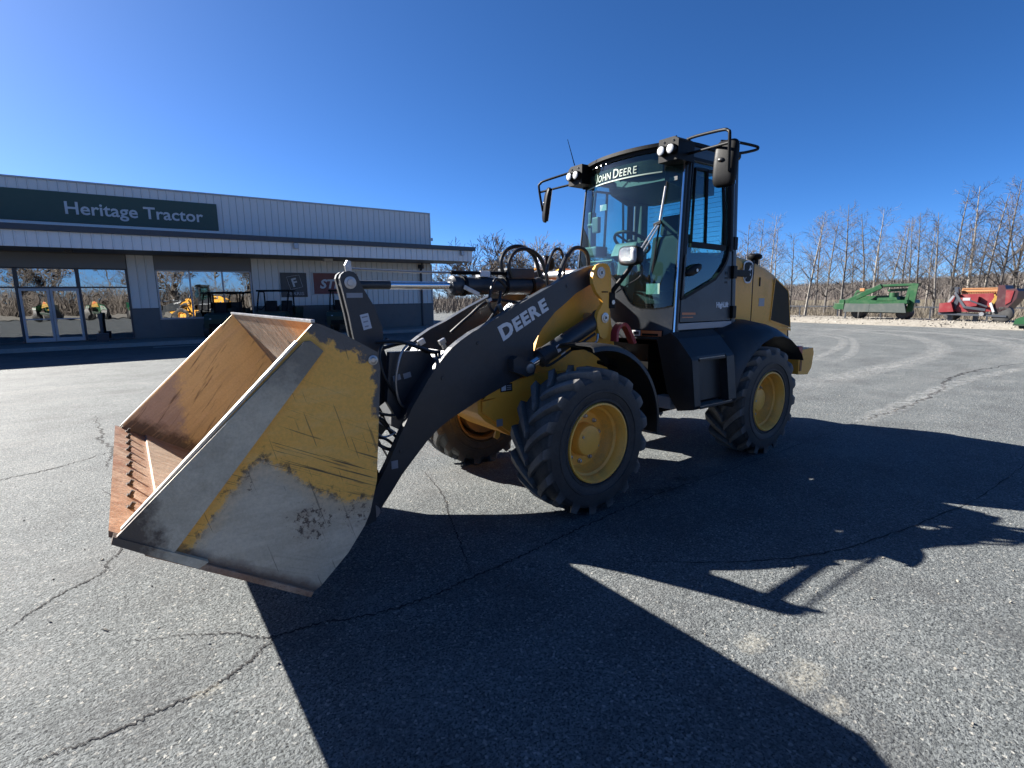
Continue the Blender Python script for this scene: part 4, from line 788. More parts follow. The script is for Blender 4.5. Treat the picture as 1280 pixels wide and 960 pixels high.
# roof work lamps, mirrors with their tube brackets
for s in (1, -1):
    bm = nb(); poly(bm, [(0.045, 0.505*s, 2.915), (0.045, 0.715*s, 2.915), (0.045, 0.720*s, 3.085), (0.045, 0.675*s, 3.115), (0.045, 0.505*s, 3.115)], (-0.24, 0, 0.0)); LB = obj('lamp_box', bm, M['black'], LD, bev=0.012)
    for y in (0.562, 0.664):
        obj('work_lamp', lathe(nb(), [(0.03, 0.046), (0.088, 0.046), (0.092, 0.040), (0.080, 0.038)], (0, y*s, 3.005), 24, 'X'), M['black'], LB, True)
        obj('lamp_lens', lathe(nb(), [(0.070, 0.0415), (0.086, 0.0415), (0.092, 0.036), (0.095, 0.02), (0.096, 0.0)], (0, y*s, 3.005), 24, 'X'), M['lens'], LB, True)
        bm = nb(); tube(bm, [(0.03, y*s, 3.05), (0.05, y*s, 3.09)], 0.008, 6); obj('lamp_bolt', bm, M['steel'], LB)
    bm = nb(); tube(bm, [(-0.06, 0.615*s, 3.11), (-0.06, 0.615*s, 3.15)], 0.006, 6); obj('lamp_stud', bm, M['black'], LB)
    arm = smooth_path([(-0.16, 0.665*s, 3.02), (-0.16, 0.67*s, 3.10), (-0.13, 0.74*s, 3.115), (0.03, 1.12*s, 3.055), (0.05, 1.20*s, 3.03), (0.055, 1.22*s, 2.98), (0.015, 1.20*s, 2.72)], 5)
    ma = obj('mirror_arm', tube(nb(), arm, 0.0135, 10), M['black'], LD, True)
    obj('arm_brace', tube(nb(), [(-0.14, 0.67*s, 2.985), (0.045, 1.21*s, 2.935)], 0.012, 10), M['black'], ma, True)
    bm = tube(nb(), [(-0.155, 0.672*s, 2.90), (-0.165, 0.672*s, 3.13)], 0.018, 10); obj('arm_post', bm, M['black'], ma, True)
    if s > 0:
        obj('arm_loop', tube(nb(), smooth_path([(-0.08, 1.06, 3.00), (-0.26, 1.10, 3.01), (-0.50, 1.13, 3.008), (-0.535, 1.135, 2.995), (-0.50, 1.13, 2.975), (-0.30, 1.11, 2.925), (-0.12, 1.09, 2.91)], 5), 0.012, 10), M['black'], ma, True)
        mc = Matrix.Translation((-0.055, 1.135, 2.800)) @ Matrix.Rotation(R(-6), 4, 'Y') @ Matrix.Rotation(R(4), 4, 'Z')
        dims = (0.10, 0.20, 0.385)
    else:
        mc = Matrix.Translation((-0.02, -1.155, 2.785)) @ Matrix.Rotation(R(-12), 4, 'X') @ Matrix.Rotation(R(-30), 4, 'Z')
        dims = (0.075, 0.20, 0.40)
    bm = nb(); bmesh.ops.create_uvsphere(bm, u_segments=32, v_segments=20, radius=1.0)
    for v in bm.verts:   # a soft-cornered shell, flat on the glass side
        c = v.co; f = lambda t, e: math.copysign(abs(t)**e, t); c.x, c.y, c.z = f(c.x, 0.5), f(c.y, 0.42), f(c.z, 0.36)
        if c.x < 0: c.x *= 0.25
        c.x *= 1-0.35*c.z*c.z; v.co = mc @ Vector((c.x*dims[0]/1.6, c.y*dims[1]/2, c.z*dims[2]/2))
    mi = obj('mirror', bm, M['black'], LD, True)
    bm = nb(); bmesh.ops.create_cube(bm, size=1, matrix=mc @ Matrix.Translation((-0.02, 0, 0)) @ Matrix.Diagonal((0.004, dims[1]*0.86, dims[2]*0.9, 1))); obj('mirror_face', bm, M['mirrorglass'], mi)
    bm = nb(); bmesh.ops.create_uvsphere(bm, u_segments=16, v_segments=8, radius=0.03, matrix=mc @ Matrix.Translation((dims[0]*0.62, -0.02*s, 0.02)) @ Matrix.Diagonal((0.5, 1.0, 0.6, 1))); obj('mirror_boss', bm, M['hose'], mi, True)
    # headlamp on its stalk beside the boom tower
    hm = Matrix.Translation((0.515, 0.60*s, 2.060)) @ Matrix.Rotation(R(6*s), 4, 'Z')
    bm = nb(); bmesh.ops.create_uvsphere(bm, u_segments=28, v_segments=16, radius=1.0)
    for v in bm.verts:
        c = v.co; f = lambda t, e: math.copysign(abs(t)**e, t); c.y, c.z = f(c.y, 0.55), f(c.z, 0.6)
        if c.x > 0.25: c.x = 0.25
        v.co = hm @ Vector((c.x*0.12, c.y*0.105, c.z*0.086))
    hl = obj('headlamp', bm, M['black'], LD, True)
    bm = nb(); bmesh.ops.create_uvsphere(bm, u_segments=28, v_segments=12, radius=1.0)
    for v in bm.verts:
        c = v.co; f = lambda t, e: math.copysign(abs(t)**e, t); c.y, c.z = f(c.y, 0.55), f(c.z, 0.6)
        v.co = hm @ Vector((0.024+max(c.x, -0.1)*0.03, c.y*0.096, c.z*0.078))
    obj('lamp_lens', bm, M['reflector'], hl, True)
    bm = nb(); bmesh.ops.create_cube(bm, size=1, matrix=hm @ Matrix.Translation((0.045, 0.062*s, 0)) @ Matrix.Diagonal((0.03, 0.032, 0.085, 1))); obj('turn_lamp', bm, M['lens'], hl, bev=0.012)
    bm = nb(); tube(bm, smooth_path([(0.60, 0.46*s, 1.70), (0.585, 0.475*s, 1.76), (0.50, 0.57*s, 1.93), (0.48, 0.595*s, 1.985)], 4), 0.022, 10); obj('lamp_stalk', bm, M['black'], hl, True)
    obj('lamp_cable', hose(nb(), [(0.46, 0.60*s, 2.02), (0.42, 0.66*s, 1.97), (0.42, 0.64*s, 1.88), (0.50, 0.55*s, 1.80), (0.56, 0.49*s, 1.74)], 0.006), M['hose'], hl, True)
obj('antenna', tube(nb(), [(0.10, -0.56, 3.10), (0.20, -0.565, 3.35)], [0.006, 0.003], 6), M['black'], LD)
# warning label on the cowl under the glass
def cowl_patch(y0, y1, z0, z1, off, n=8): return thick(grid_surf(nb(), lambda y, z: (wsx(y/1.035*1.03, z)+0.012+off, y, z), [y0+(y1-y0)*k/n for k in range(n+1)], [z0, (z0+z1)/2, z1]), 0.002)
LBq = obj('label_plate', cowl_patch(0.265, 0.605, 1.312, 1.378, 0.006), M['black'], LD)
obj('label_field', cowl_patch(0.28, 0.375, 1.318, 1.372, 0.009), M['white'], LBq); obj('label_field', cowl_patch(0.382, 0.592, 1.318, 1.372, 0.009), M['orange'], LBq); obj('label_field', cowl_patch(0.395, 0.56, 1.322, 1.344, 0.012), M['black'], LBq)
obj('label_symbol', cowl_patch(0.297, 0.360, 1.339, 1.351, 0.012, 2), M['black'], LBq)
for y in (0.300, 0.322, 0.345): obj('label_symbol', cowl_patch(y, y+0.013, 1.328, 1.362, 0.0125, 1), M['black'], LBq)
# ================================================================== GROUND
def asphalt_mat():
    m, n, b = new_mat('asphalt'); v = coords(n)
    big = noise(n, v, 0.35, 5, 0.6); mid = noise(n, v, 3.5, 5, 0.65); g1 = noise(n, v, 88, 4, 0.62); g2 = noise(n, v, 30, 4, 0.6); pt = noise(n, v, 1.1, 6, 0.7)
    vo = N(n, 'ShaderNodeTexVoronoi'); vo.inputs['Scale'].default_value = 85; L(n, v, vo.inputs['Vector'])
    spk = N(n, 'ShaderNodeSeparateColor'); L(n, vo.outputs['Color'], spk.inputs[0])
    base = mix(n, ramp(n, big, [(0.35, 0), (0.65, 1)]), AS_LO, AS_HI)
    base = mix(n, ramp(n, mid, [(0.35, 0.0), (0.7, 0.5)]), base, (0.125, 0.134, 0.136))
    stone = mix(n, spk.outputs[0], (0.045, 0.049, 0.050), (0.222, 0.235, 0.235))
    c = mix(n, 0.55, base, stone)
    c = mix(n, ramp(n, g1, [(0.38, 0.96), (0.47, 0.0)]), c, (0.014, 0.015, 0.016))  # dark specks: small cast shadows of the stones, put into the colour
    c = mix(n, ramp(n, spk.outputs[1], [(0.95, 0.0), (0.98, 0.5)]), c, (0.40, 0.385, 0.35))
    c = mix(n, ramp(n, pt, [(0.36, 0.40), (0.52, 0.0)]), c, (0.05, 0.05, 0.052)); c = mix(n, ramp(n, pt, [(0.55, 0.0), (0.74, 0.45)]), c, (0.20, 0.197, 0.19))
    st = noise(n, coords(n, (0.05, 0.9, 1), (0, 0, R(8))), 1.0, 5, 0.65)      # pale drag marks where traffic runs
    c = mix(n, ramp(n, st, [(0.52, 0.0), (0.75, 0.30)]), c, (0.22, 0.215, 0.205))
    L(n, c, b.inputs['Base Color']); b.inputs['Roughness'].default_value = 0.75; b.inputs['Specular IOR Level'].default_value = 0.16
    h = math_(n, 'ADD', math_(n, 'MULTIPLY', g1, 1.0), math_(n, 'ADD', math_(n, 'MULTIPLY', g2, 1.2), math_(n, 'MULTIPLY', spk.outputs[2], 0.35))); bump(n, b, h, 0.9, 0.012); return m
AS_LO = (0.068, 0.077, 0.080); AS_HI = (0.101, 0.112, 0.115)
M['asphalt'] = asphalt_mat()
def ground_mat(name, c0, c1, c2, sc_=1.5, rough=0.9, bmp=0.5, vscale=18):
    m, n, b = new_mat(name); v = coords(n); a = noise(n, v, sc_, 8, 0.7); f = noise(n, v, sc_*12, 5, 0.7)
    vo = N(n, 'ShaderNodeTexVoronoi'); vo.inputs['Scale'].default_value = vscale; L(n, v, vo.inputs['Vector'])
    c = mix(n, ramp(n, a, [(0.35, 0), (0.65, 1)]), c0, c1); c = mix(n, ramp(n, f, [(0.45, 0), (0.75, 0.8)]), c, c2)
    sp = N(n, 'ShaderNodeSeparateColor'); L(n, vo.outputs['Color'], sp.inputs[0]); c = mix(n, math_(n, 'MULTIPLY', sp.outputs[0], 0.4), c, c2)
    L(n, c, b.inputs['Base Color']); b.inputs['Roughness'].default_value = rough; b.inputs['Specular IOR Level'].default_value = 0.2
    bump(n, b, math_(n, 'SUBTRACT', 1.0, vo.outputs['Distance']), bmp, 0.03); return m
M['earth'] = ground_mat('dry_earth', (0.12, 0.10, 0.068), (0.165, 0.14, 0.095), (0.09, 0.075, 0.048), 0.6, vscale=6)
M['gravel'] = ground_mat('pale_gravel', (0.22, 0.20, 0.17), (0.30, 0.28, 0.245), (0.12, 0.11, 0.095), 2.0, vscale=14)
M['concrete'] = ground_mat('concrete', (0.24, 0.235, 0.225), (0.30, 0.295, 0.28), (0.20, 0.195, 0.185), 1.0, vscale=40, bmp=0.1)
M['hill'] = ground_mat('winter_hillside', (0.075, 0.060, 0.050), (0.11, 0.088, 0.073), (0.05, 0.040, 0.033), 0.05, vscale=0.4, bmp=0.0)
M['crack'] = paint('crack_shade', (0.008, 0.008, 0.009), 0.95, dirt_amt=0.1, bmp=0)
def soft_mat(name, col, dens, sc_):
    m, n, b = new_mat(name); v = coords(n); a = noise(n, v, sc_, 6, 0.75)
    tcu = N(n, 'ShaderNodeTexCoord'); s2 = N(n, 'ShaderNodeSeparateXYZ'); L(n, tcu.outputs['UV'], s2.inputs[0])
    e = math_(n, 'MULTIPLY', s2.outputs[0], math_(n, 'SUBTRACT', 1.0, s2.outputs[0])); e = math_(n, 'MULTIPLY', e, 4.0, clamp=True)
    e2 = math_(n, 'MULTIPLY', s2.outputs[1], math_(n, 'SUBTRACT', 1.0, s2.outputs[1])); e = math_(n, 'MULTIPLY', e, math_(n, 'MULTIPLY', e2, 6.0, clamp=True))
    L(n, math_(n, 'MULTIPLY', math_(n, 'MULTIPLY', ramp(n, a, [(0.42, 0.0), (0.68, 1.0)]), e), dens, clamp=True), b.inputs['Alpha'])
    b.inputs['Base Color'].default_value = (*col, 1); b.inputs['Roughness'].default_value = 0.85; return m
M['dust'] = soft_mat('dust_film', (0.36, 0.36, 0.35), 0.55, 7); M['chalk'] = soft_mat('chalk_dust', (0.50, 0.47, 0.39), 0.42, 70); M['damp'] = soft_mat('oil_film', (0.02, 0.02, 0.02), 0.8, 6)

bm = nb(); vs = [bm.verts.new((1600*math.cos(2*math.pi*k/48), 1600*math.sin(2*math.pi*k/48), -0.08)) for k in range(48)]; bm.faces.new(vs)
GR = obj('ground', bm, M['earth'], kind='structure')
EDGE0 = Vector((-28.9, -11.5, 0)); ED = Vector((1.15, 10.15, 0)).normalized(); EN = Vector((-ED.y, ED.x, 0))   # EN points out of the lot
if EN.x > 0: EN = -EN
def edge(t, o, z): p = EDGE0+ED*t+EN*o; return Vector((p.x, p.y, z))
bm = nb(); bm.faces.new([bm.verts.new(p) for p in (edge(-75, 0, 0), edge(45, 0, 0), (60, 40, 0), (60, -75, 0))])
LOT = obj('asphalt_lot', bm, M['asphalt'], kind='structure')
bm = nb(); prof = [(-0.25, 0.004), (0.15, 0.05), (0.55, 0.15), (1.0, 0.215), (1.6, 0.235), (4.5, 0.225), (6.5, 0.16), (9.0, -0.07)]
ts = [-75+k*0.5 for k in range(241)]
def gf(t, k):
    o, z = prof[k]; w_ = mnoise.noise(Vector((t*0.35, k*3.1, 0)))*0.22+mnoise.noise(Vector((t*1.7, k*5.1, 2)))*0.10; return edge(t, o+w_*(0 < k), z+(mnoise.noise(Vector((t*1.1, o*2, 4)))*0.05 if 0 < k < 7 else 0))
grid_surf(bm, gf, ts, range(len(prof))); obj('gravel_strip', bm, M['gravel'], smooth=True, kind='structure')
rnd = random.Random(11)
bm = nb()   # loose stones lying along the strip
for k in range(2600):
    t = rnd.uniform(-25, 32); o = rnd.uniform(-0.1, 4.0); s = rnd.uniform(0.02, 0.07); zz = 0.0
    for (a, za), (b_, zb) in zip(prof, prof[1:]):
        if a <= o <= b_: zz = za+(zb-za)*(o-a)/(b_-a)
    bmesh.ops.create_cube(bm, size=1, matrix=Matrix.Translation(edge(t, o, zz+s*0.2)) @ Matrix.Rotation(rnd.uniform(0, 6), 4, Vector((rnd.random(), rnd.random(), 1)).normalized()) @ Matrix.Diagonal((s*rnd.uniform(0.7, 1.4), s, s*0.7, 1)))
obj('gravel_stones', bm, M['gravel'], kind='stuff')

def ribbon_on_ground(name, pts, w0, mat, z=0.003, jag=0.0, n=10, seed=1, par=None):
    r_ = random.Random(seed); pts = smooth_path([(x, y, z) for x, y in pts], n); bm = nb(); uvl = bm.loops.layers.uv.new('UVMap'); prev = None; faces = []
    m_ = len(pts)
    for i, p in enumerate(pts):
        d = (pts[min(i+1, m_-1)]-pts[max(i-1, 0)]).normalized(); s = Vector((-d.y, d.x, 0)); p = p+s*r_.uniform(-jag, jag)
        w_ = w0*(1.0 if not jag else r_.uniform(0.35, 1.25))*(1.0 if not jag else min(1, 0.25+3*min(i, m_-1-i)/m_))
        q = (bm.verts.new(p-s*w_/2), bm.verts.new(p+s*w_/2))
        if prev:
            f = bm.faces.new((prev[0], q[0], q[1], prev[1])); a, c = (i-1)/(m_-1), i/(m_-1)
            for lp, uv in zip(f.loops, ((0, a), (0, c), (1, c), (1, a))): lp[uvl].uv = uv
        prev = q
    me = bpy.data.meshes.new(name); bm.to_mesh(me); bm.free(); me.materials.append(mat); o = bpy.data.objects.new(name, me); COL.objects.link(o); o.parent = par or LOT; return o
CR = [([(4.65, 1.33), (4.51, 1.33), (4.36, 1.34), (4.22, 1.31), (4.05, 1.3), (3.91, 1.24), (3.76, 1.13), (3.73, 1.08)], 0.013),
      ([(4.36, 0.65), (4.1, 0.79), (3.89, 0.93), (3.75, 1.07), (3.5, 1.12), (3.23, 1.22), (2.9, 1.25), (2.55, 1.22), (2.22, 1.2), (1.82, 1.15), (1.27, 1.1), (0.51, 1.05), (-1.2, 1.08), (-3.8, 1.05)], 0.012),
      ([(4.87, 0.2), (4.76, 0.02), (4.6, -0.16), (4.45, -0.28), (4.44, -0.41), (4.37, -0.59), (4.3, -1.2), (4.5, -2.2)], 0.012),
      ([(1.92, -0.82), (2.01, -0.39), (2.12, 0.01), (2.23, 0.25), (2.34, 0.54), (2.48, 0.9), (2.6, 1.22)], 0.010),
      ([(5.6, -3.05), (5.32, -3.16), (4.92, -3.3), (4.47, -3.68)], 0.02), ([(4.7, -6.27), (4.56, -4.66), (4.61, -4.55), (4.45, -3.79), (4.5, -3.0)], 0.025),
      ([(-3.8, 1.05), (-5.08, 1.09), (-7.16, 1.0), (-8.88, 0.69), (-10.61, 0.71), (-13.5, 1.1)], 0.045),
      ([(1.8, 1.6), (1.0, 2.2), (0.2, 2.5), (-1.5, 2.75), (-4, 2.8)], 0.009)]
for i, (p, w_) in enumerate(CR): ribbon_on_ground('crack', p, w_*1.15, M['crack'], 0.003, w_*1.0, 22, i)
TR = [([(-3.0, -0.7), (-6.41, -0.78), (-7.9, -0.73), (-9.57, -0.73), (-13.11, -0.77), (-16.69, -1.48), (-20.54, -3.36), (-22.57, -6.15), (-23.4, -9.5)], 0.75),
      ([(-22.65, -9.5), (-23.7, -4.88), (-22.2, -2.15), (-17.48, 0.34), (-12, 1.5)], 1.0), ([(-13.5, 1.45), (-11.85, 1.29), (-8.57, 0.95), (-5.01, 1.04), (-3.2, 1.1)], 0.35),
      ([(-8.88, -2.31), (-11.55, -2.75), (-14.89, -3.61), (-18.23, -5.14), (-20, -8)], 0.35), ([(-9.7, -1.78), (-12.53, -2.41), (-16.44, -3.82), (-19.19, -5.37), (-21, -8.5)], 0.3),
      ([(-12, 2.4), (-16, 2.2), (-20, 0.6), (-24, -2.5)], 0.6), ([(-10, 4), (-17, 3.4), (-24, 1)], 0.9)]
for i, (p, w_) in enumerate(TR): ribbon_on_ground('tyre_track', p, w_, M['dust'], 0.006+0.0015*i, 0, 12, i)
for i, (x, y, r_) in enumerate(((1.84, 2.58, 0.10), (1.87, 2.84, 0.13), (1.95, 3.0, 0.07), (-0.45, 0.81, 0.2), (4.05, 1.31, 0.06))):
    ribbon_on_ground('dust_stain', [(x-r_, y), (x, y+0.03), (x+r_, y)], r_*1.3, M['chalk'], 0.008+0.001*i, 0, 6, i)
for i, (x, y, r_) in enumerate(((0.35, 1.0, 0.45),)):
    ribbon_on_ground('oil_stain', [(x-r_, y-0.1), (x, y+0.05), (x+r_, y)], r_*0.7, M['damp'], 0.018+0.001*i, 0, 6, i)
bm = nb()
for k in range(700):   # grit scattered over the lot
    x = rnd.uniform(-6, 5); y = rnd.uniform(-3, 3.6); s = rnd.uniform(0.003, 0.010)
    bmesh.ops.create_cube(bm, size=1, matrix=Matrix.Translation((x, y, s*0.4)) @ Matrix.Rotation(rnd.uniform(0, 6), 4, Vector((rnd.random(), rnd.random(), 1)).normalized()) @ Matrix.Diagonal((s*rnd.uniform(0.7, 1.6), s, s*0.8, 1)))
obj('loose_grit', bm, M['gravel'], kind='stuff')

# ================================================================== THE BUILDING
M['siding'] = paint('white_siding', (0.62, 0.62, 0.61), 0.4, dirt=(0.3, 0.3, 0.3), dirt_amt=0.2, scale=0.8, var=0.05, bmp=0)
M['fascia'] = paint('fascia_siding', (0.68, 0.68, 0.68), 0.4, dirt=(0.3, 0.3, 0.3), dirt_amt=0.2, scale=0.8, var=0.05, bmp=0)
M['trim'] = paint('dark_trim', (0.030, 0.036, 0.048), 0.4, dirt_amt=0.1)
M['wainscot'] = paint('grey_block', (0.15, 0.142, 0.135), 0.8, dirt=(0.07, 0.07, 0.07), dirt_amt=0.4, scale=2)
M['soffit'] = paint('soffit_grey', (0.16, 0.165, 0.175), 0.6, dirt_amt=0.2)
M['alu'] = paint('grey_aluminium', (0.33, 0.35, 0.38), 0.4, 0.3, dirt_amt=0.1, bmp=0)
M['signgreen'] = paint('sign_green', (0.024, 0.060, 0.046), 0.5, dirt_amt=0.1, bmp=0, var=0.05)
M['signwhite'] = paint('sign_white', (0.52, 0.53, 0.54), 0.4, dirt_amt=0.1, bmp=0, var=0.03)
M['signred'] = paint('sign_red', (0.16, 0.036, 0.030), 0.5, dirt_amt=0.2, bmp=0)
M['signblack'] = paint('sign_black', (0.03, 0.03, 0.032), 0.4, dirt_amt=0.1, bmp=0)
M['roomwall'] = paint('showroom_wall', (0.16, 0.16, 0.155), 0.8, dirt_amt=0.1); M['roomfloor'] = paint('showroom_floor', (0.12, 0.115, 0.11), 0.35, dirt_amt=0.2)
BD = empty('dealership_building', (0, -24, 0), R(-1.1))
tag(BD, 'low white metal dealership with dark canopy, glass entrance and green sign', 'building')
UL, UR = 18.0, -10.38
def bx(name, a, b, mat, par=BD, bev=0.0):
    bm = nb(); box2(bm, a, b); return obj(name, bm, M[mat], par, bev=bev)
_sid = {}
def siding(u0, u1, z0, z1, y, mat, name, par, pitch=0.30):
    n = max(1, round((u1-u0)/pitch)); w_ = (u1-u0)/n; key = (round(w_, 3), round(z0, 3), round(z1, 3), mat)
    if key not in _sid:
        bm = nb(); h = z1-z0; sec = [(0.003, 0), (0.003, 0.012), (w_-0.055, 0.012), (w_-0.045, 0.040), (w_-0.018, 0.040), (w_-0.006, 0.012), (w_-0.003, 0.012), (w_-0.003, 0)]
        poly(bm, [(u, v, 0) for u, v in sec], (0, 0, h)); bmesh.ops.recalc_face_normals(bm, faces=bm.faces)
        me = bpy.data.meshes.new(name); bm.to_mesh(me); bm.free(); me.materials.append(M[mat]); _sid[key] = me
    for k in range(n):
        o = bpy.data.objects.new(name, _sid[key]); COL.objects.link(o); o.parent = par; o.location = (u0+k*w_, y, z0)
# carcass walls around the openings
SB = 0.15
W1 = (3.90, 12.6); W2 = (-0.89, 2.90)
wl = bx('upper_wall', (UL, -0.25, 3.10), (UR, 0.0, 6.44), 'wainscot')
bx('pier', (W1[0], -0.25, SB), (W2[1], 0, 3.10), 'wainscot'); bx('pier', (UL, -0.25, SB), (W1[1], 0, 3.10), 'wainscot')
bx('pier', (W2[0], -0.25, SB), (UR, 0, 3.10), 'wainscot'); bx('pier', (W2[1], -0.25, SB), (W2[0], 0, 0.95), 'wainscot')
bx('end_wall', (UR, -20, SB), (UR+0.25, -0.25, 6.40), 'siding'); bx('end_wall', (UL-0.25, -20, SB), (UL, -0.25, 6.40), 'siding'); bx('back_wall', (UL, -20.2, SB), (UR, -20, 6.40), 'siding')
bx('roof', (UL, -20, 6.30), (UR+0.02, -0.26, 6.38), 'trim')
bx('parapet_cap', (UL+0.05, -0.28, 6.44), (UR-0.05, 0.075, 6.50), 'alu')
siding(UR, UL, 4.44, 6.44, 0.002, 'siding', 'siding_panel', wl)
siding(UR, W2[0]-0.02, 1.40, 3.68, 0.002, 'siding', 'siding_panel', wl); siding(W2[1]+0.02, W1[0]-0.03, 1.40, 3.68, 0.002, 'siding', 'siding_panel', wl); siding(W1[1]+0.02, UL, 1.40, 3.68, 0.002, 'siding', 'siding_panel', wl)
bx('wainscot', (UR-0.03, 0.002, SB), (W2[0]-0.02, 0.075, 1.40), 'wainscot'); bx('wainscot', (W2[0]-0.018, 0.002, SB), (W2[1]+0.018, 0.07, 0.925), 'wainscot'); bx('wainscot', (W2[1]+0.02, 0.002, SB), (W1[0]-0.03, 0.075, 1.40), 'wainscot'); bx('wainscot', (W1[1]+0.02, 0.002, SB), (UL, 0.075, 1.40), 'wainscot')
for (a, b) in ((UR-0.03, W2[0]-0.02), (W2[1]+0.02, W1[0]-0.03)): bx('wainscot_cap', (a, 0.002, 1.402), (b, 0.095, 1.440), 'trim')
bx('window_head', (W1[1], 0.002, 3.11), (W1[0], 0.05, 3.66), 'soffit'); bx('window_head', (W2[1], 0.002, 3.085), (W2[0], 0.05, 3.66), 'soffit')
bx('corner_trim', (UR-0.055, -0.10, SB), (UR-0.003, 0.06, 3.66), 'alu'); bx('corner_trim', (UR-0.055, -0.10, 4.44), (UR-0.003, 0.06, 6.43), 'siding')
bx('corner_light', (UR-0.20, -0.15, 4.98), (UR-0.06, 0.02, 5.14), 'alu')
# canopy
CY = 2.95
cn = bx('canopy', (UL, 0.05, 3.70), (-11.40, CY, 4.20), 'soffit'); siding(-11.42, UL, 3.66, 4.21, CY+0.002, 'fascia', 'fascia_panel', cn)
bx('canopy_edge', (UL, 0.05, 4.212), (-11.55, CY+0.16, 4.42), 'trim', cn, 0.01)
bx('soffit_end', (-11.402, 0.05, 3.66), (-11.43, CY, 4.21), 'fascia', cn)
for u in (-2.3, -10.75):
    b = bx('canopy_lamp', (u-0.09, CY+0.045, 3.95), (u+0.09, CY+0.17, 4.19), 'alu', cn, 0.02)
bx('soffit_box', (-4.4, 1.0, 3.58), (-4.0, 1.3, 3.70), 'siding', cn)
for u in (5.6, 1.0): bx('soffit_lamp', (u-0.12, 1.2, 3.62), (u+0.12, 1.45, 3.70), 'trim', cn, 0.01)
bm = nb(); tube(bm, [(-9.71, 0.10, 0.16), (-9.71, 0.10, 3.35)], 0.06, 10); tube(bm, [(-9.71, 0.10, 3.35), (-9.71, 0.30, 3.50), (-9.71, 0.32, 3.70)], 0.075, 10); box(bm, (-9.71, 0.12, 3.50), (0.26, 0.26, 0.22)); obj('downspout', bm, M['trim'], BD, True)
# sign band
sg = bx('sign_panel', (13.2, 0.045, 4.87), (0.29, 0.12, 6.03), 'signgreen', BD, 0.008); bx('sign_rail', (13.3, 0.045, 4.74), (0.27, 0.16, 4.845), 'siding', sg)
lt = text_bm('Heritage Tractor', 0.68, 0.012, 0.010); x0, x1 = bmw(lt); place(lt, (5.66, 0.132, 5.205), (-1, 0, 0), (0, 0, 1), sx=4.75/(x1-x0)); obj('lettering', lt, M['signwhite'], sg)
# window glazing
def window(name, us, zs, frame, par=BD, fy=-0.06):
    """us: mullion stations (left to right), zs: rails; one pane per bay"""
    bm = nb()
    for i, u in enumerate(us): box2(bm, (u-0.032, fy-0.05, zs[0]), (u+0.032, fy+0.05, zs[-1]))
    for j, z in enumerate(zs):
        for a, b in zip(us, us[1:]): box2(bm, (min(a, b)+0.034, fy-0.045, z-0.03), (max(a, b)-0.034, fy+0.045, z+0.03))
    W_ = obj(name, bm, frame, par)
    for a, b in zip(us, us[1:]):
        for c, d in zip(zs, zs[1:]):
            bm = nb(); box2(bm, (min(a, b)+0.034, -0.004, c+0.031), (max(a, b)-0.034, 0.004, d-0.031)); o = obj('pane', bm, M['shopglass'], W_); o.location = (0, fy, 0)
    return W_
window('display_window', [2.87, 1.63, 0.33, -0.86], [0.97, 3.06], M['alu'])
bx('window_sill', (2.92, 0.0, 0.93), (-0.91, 0.10, 0.955), 'alu')
window('entrance_glazing', [3.93, 5.52], [0.18, 2.33, 3.08], M['trim']); window('entrance_glazing', [7.45, 9.4, 11.0, 12.57], [0.18, 2.33, 3.08], M['trim']); window('entrance_glazing', [5.588, 7.382], [2.33, 3.08], M['trim'])
for (a, b, hs) in ((7.40, 6.49, 6.56), (6.475, 5.57, 6.40)):
    bm = nb()
    for (p, q) in (((a, 0.17), (a-0.085, 2.29)), ((b+0.085, 0.17), (b, 2.29)), ((a-0.087, 0.17), (b+0.087, 0.33)), ((a-0.087, 2.19), (b+0.087, 2.29))): box2(bm, (p[0], -0.085, p[1]), (q[0], -0.03, q[1]))
    d = obj('door', bm, M['alu'], BD, bev=0.004)
    bm = nb(); box2(bm, (a-0.087, -0.062, 0.332), (b+0.087, -0.056, 2.188)); obj('pane', bm, M['shopglass'], d)
    bm = nb(); tube(bm, [(hs, -0.03, 0.95), (hs, 0.03, 0.95), (hs, 0.03, 1.35), (hs, -0.03, 1.35)], 0.014, 8); bar(bm, (a-0.08, -0.02, 1.08), (b+0.08, -0.02, 1.08), 0.03, 0.04); obj('handle', bm, M['alu'], d)
# showroom behind the glass
bx('showroom_floor', (14.0, -9.0, 0.10), (UR+0.3, -0.26, 0.16), 'roomfloor'); bx('showroom_wall', (14.0, -9.2, 0.16), (UR+0.3, -9.0, 3.6), 'roomwall'); bx('showroom_ceiling', (14.0, -9.0, 3.25), (UR+0.3, -0.26, 3.35), 'roomwall')
# wall signs
s1 = bx('wall_sign', (-2.17, 0.045, 1.86), (-3.40, 0.085, 3.05), 'signblack', BD, 0.005)
q = Matrix.Translation((-2.82, 0.089, 2.58)) @ Matrix.Rotation(R(14), 4, 'Y')
bm = nb()
for k in range(4):
    c = [(-0.30, 0.30), (0.30, 0.34), (0.30, -0.30), (-0.30, -0.30)]; a, b = c[k], c[(k+1) % 4]; bar(bm, q @ Vector((a[0], 0, a[1])), q @ Vector((b[0], 0, b[1])), 0.01, 0.05, (0, 1, 0))
obj('sign_emblem', bm, M['signwhite'], s1)
lt = text_bm('F', 0.56, 0.004, 0.015); x0, x1 = bmw(lt); place(lt, q @ Vector((0.15, 0.004, -0.19)), (q.to_3x3() @ Vector((-1, 0, 0))), (q.to_3x3() @ Vector((0, 0, 1)))); obj('lettering', lt, M['signwhite'], s1)
lt = text_bm('FERRIS', 0.21, 0.003, 0.004, 1.05); x0, x1 = bmw(lt); place(lt, (-2.42, 0.089, 1.96), (-1, 0, 0), (0, 0, 1), sx=0.80/(x1-x0)); obj('lettering', lt, M['greydecal'], s1)
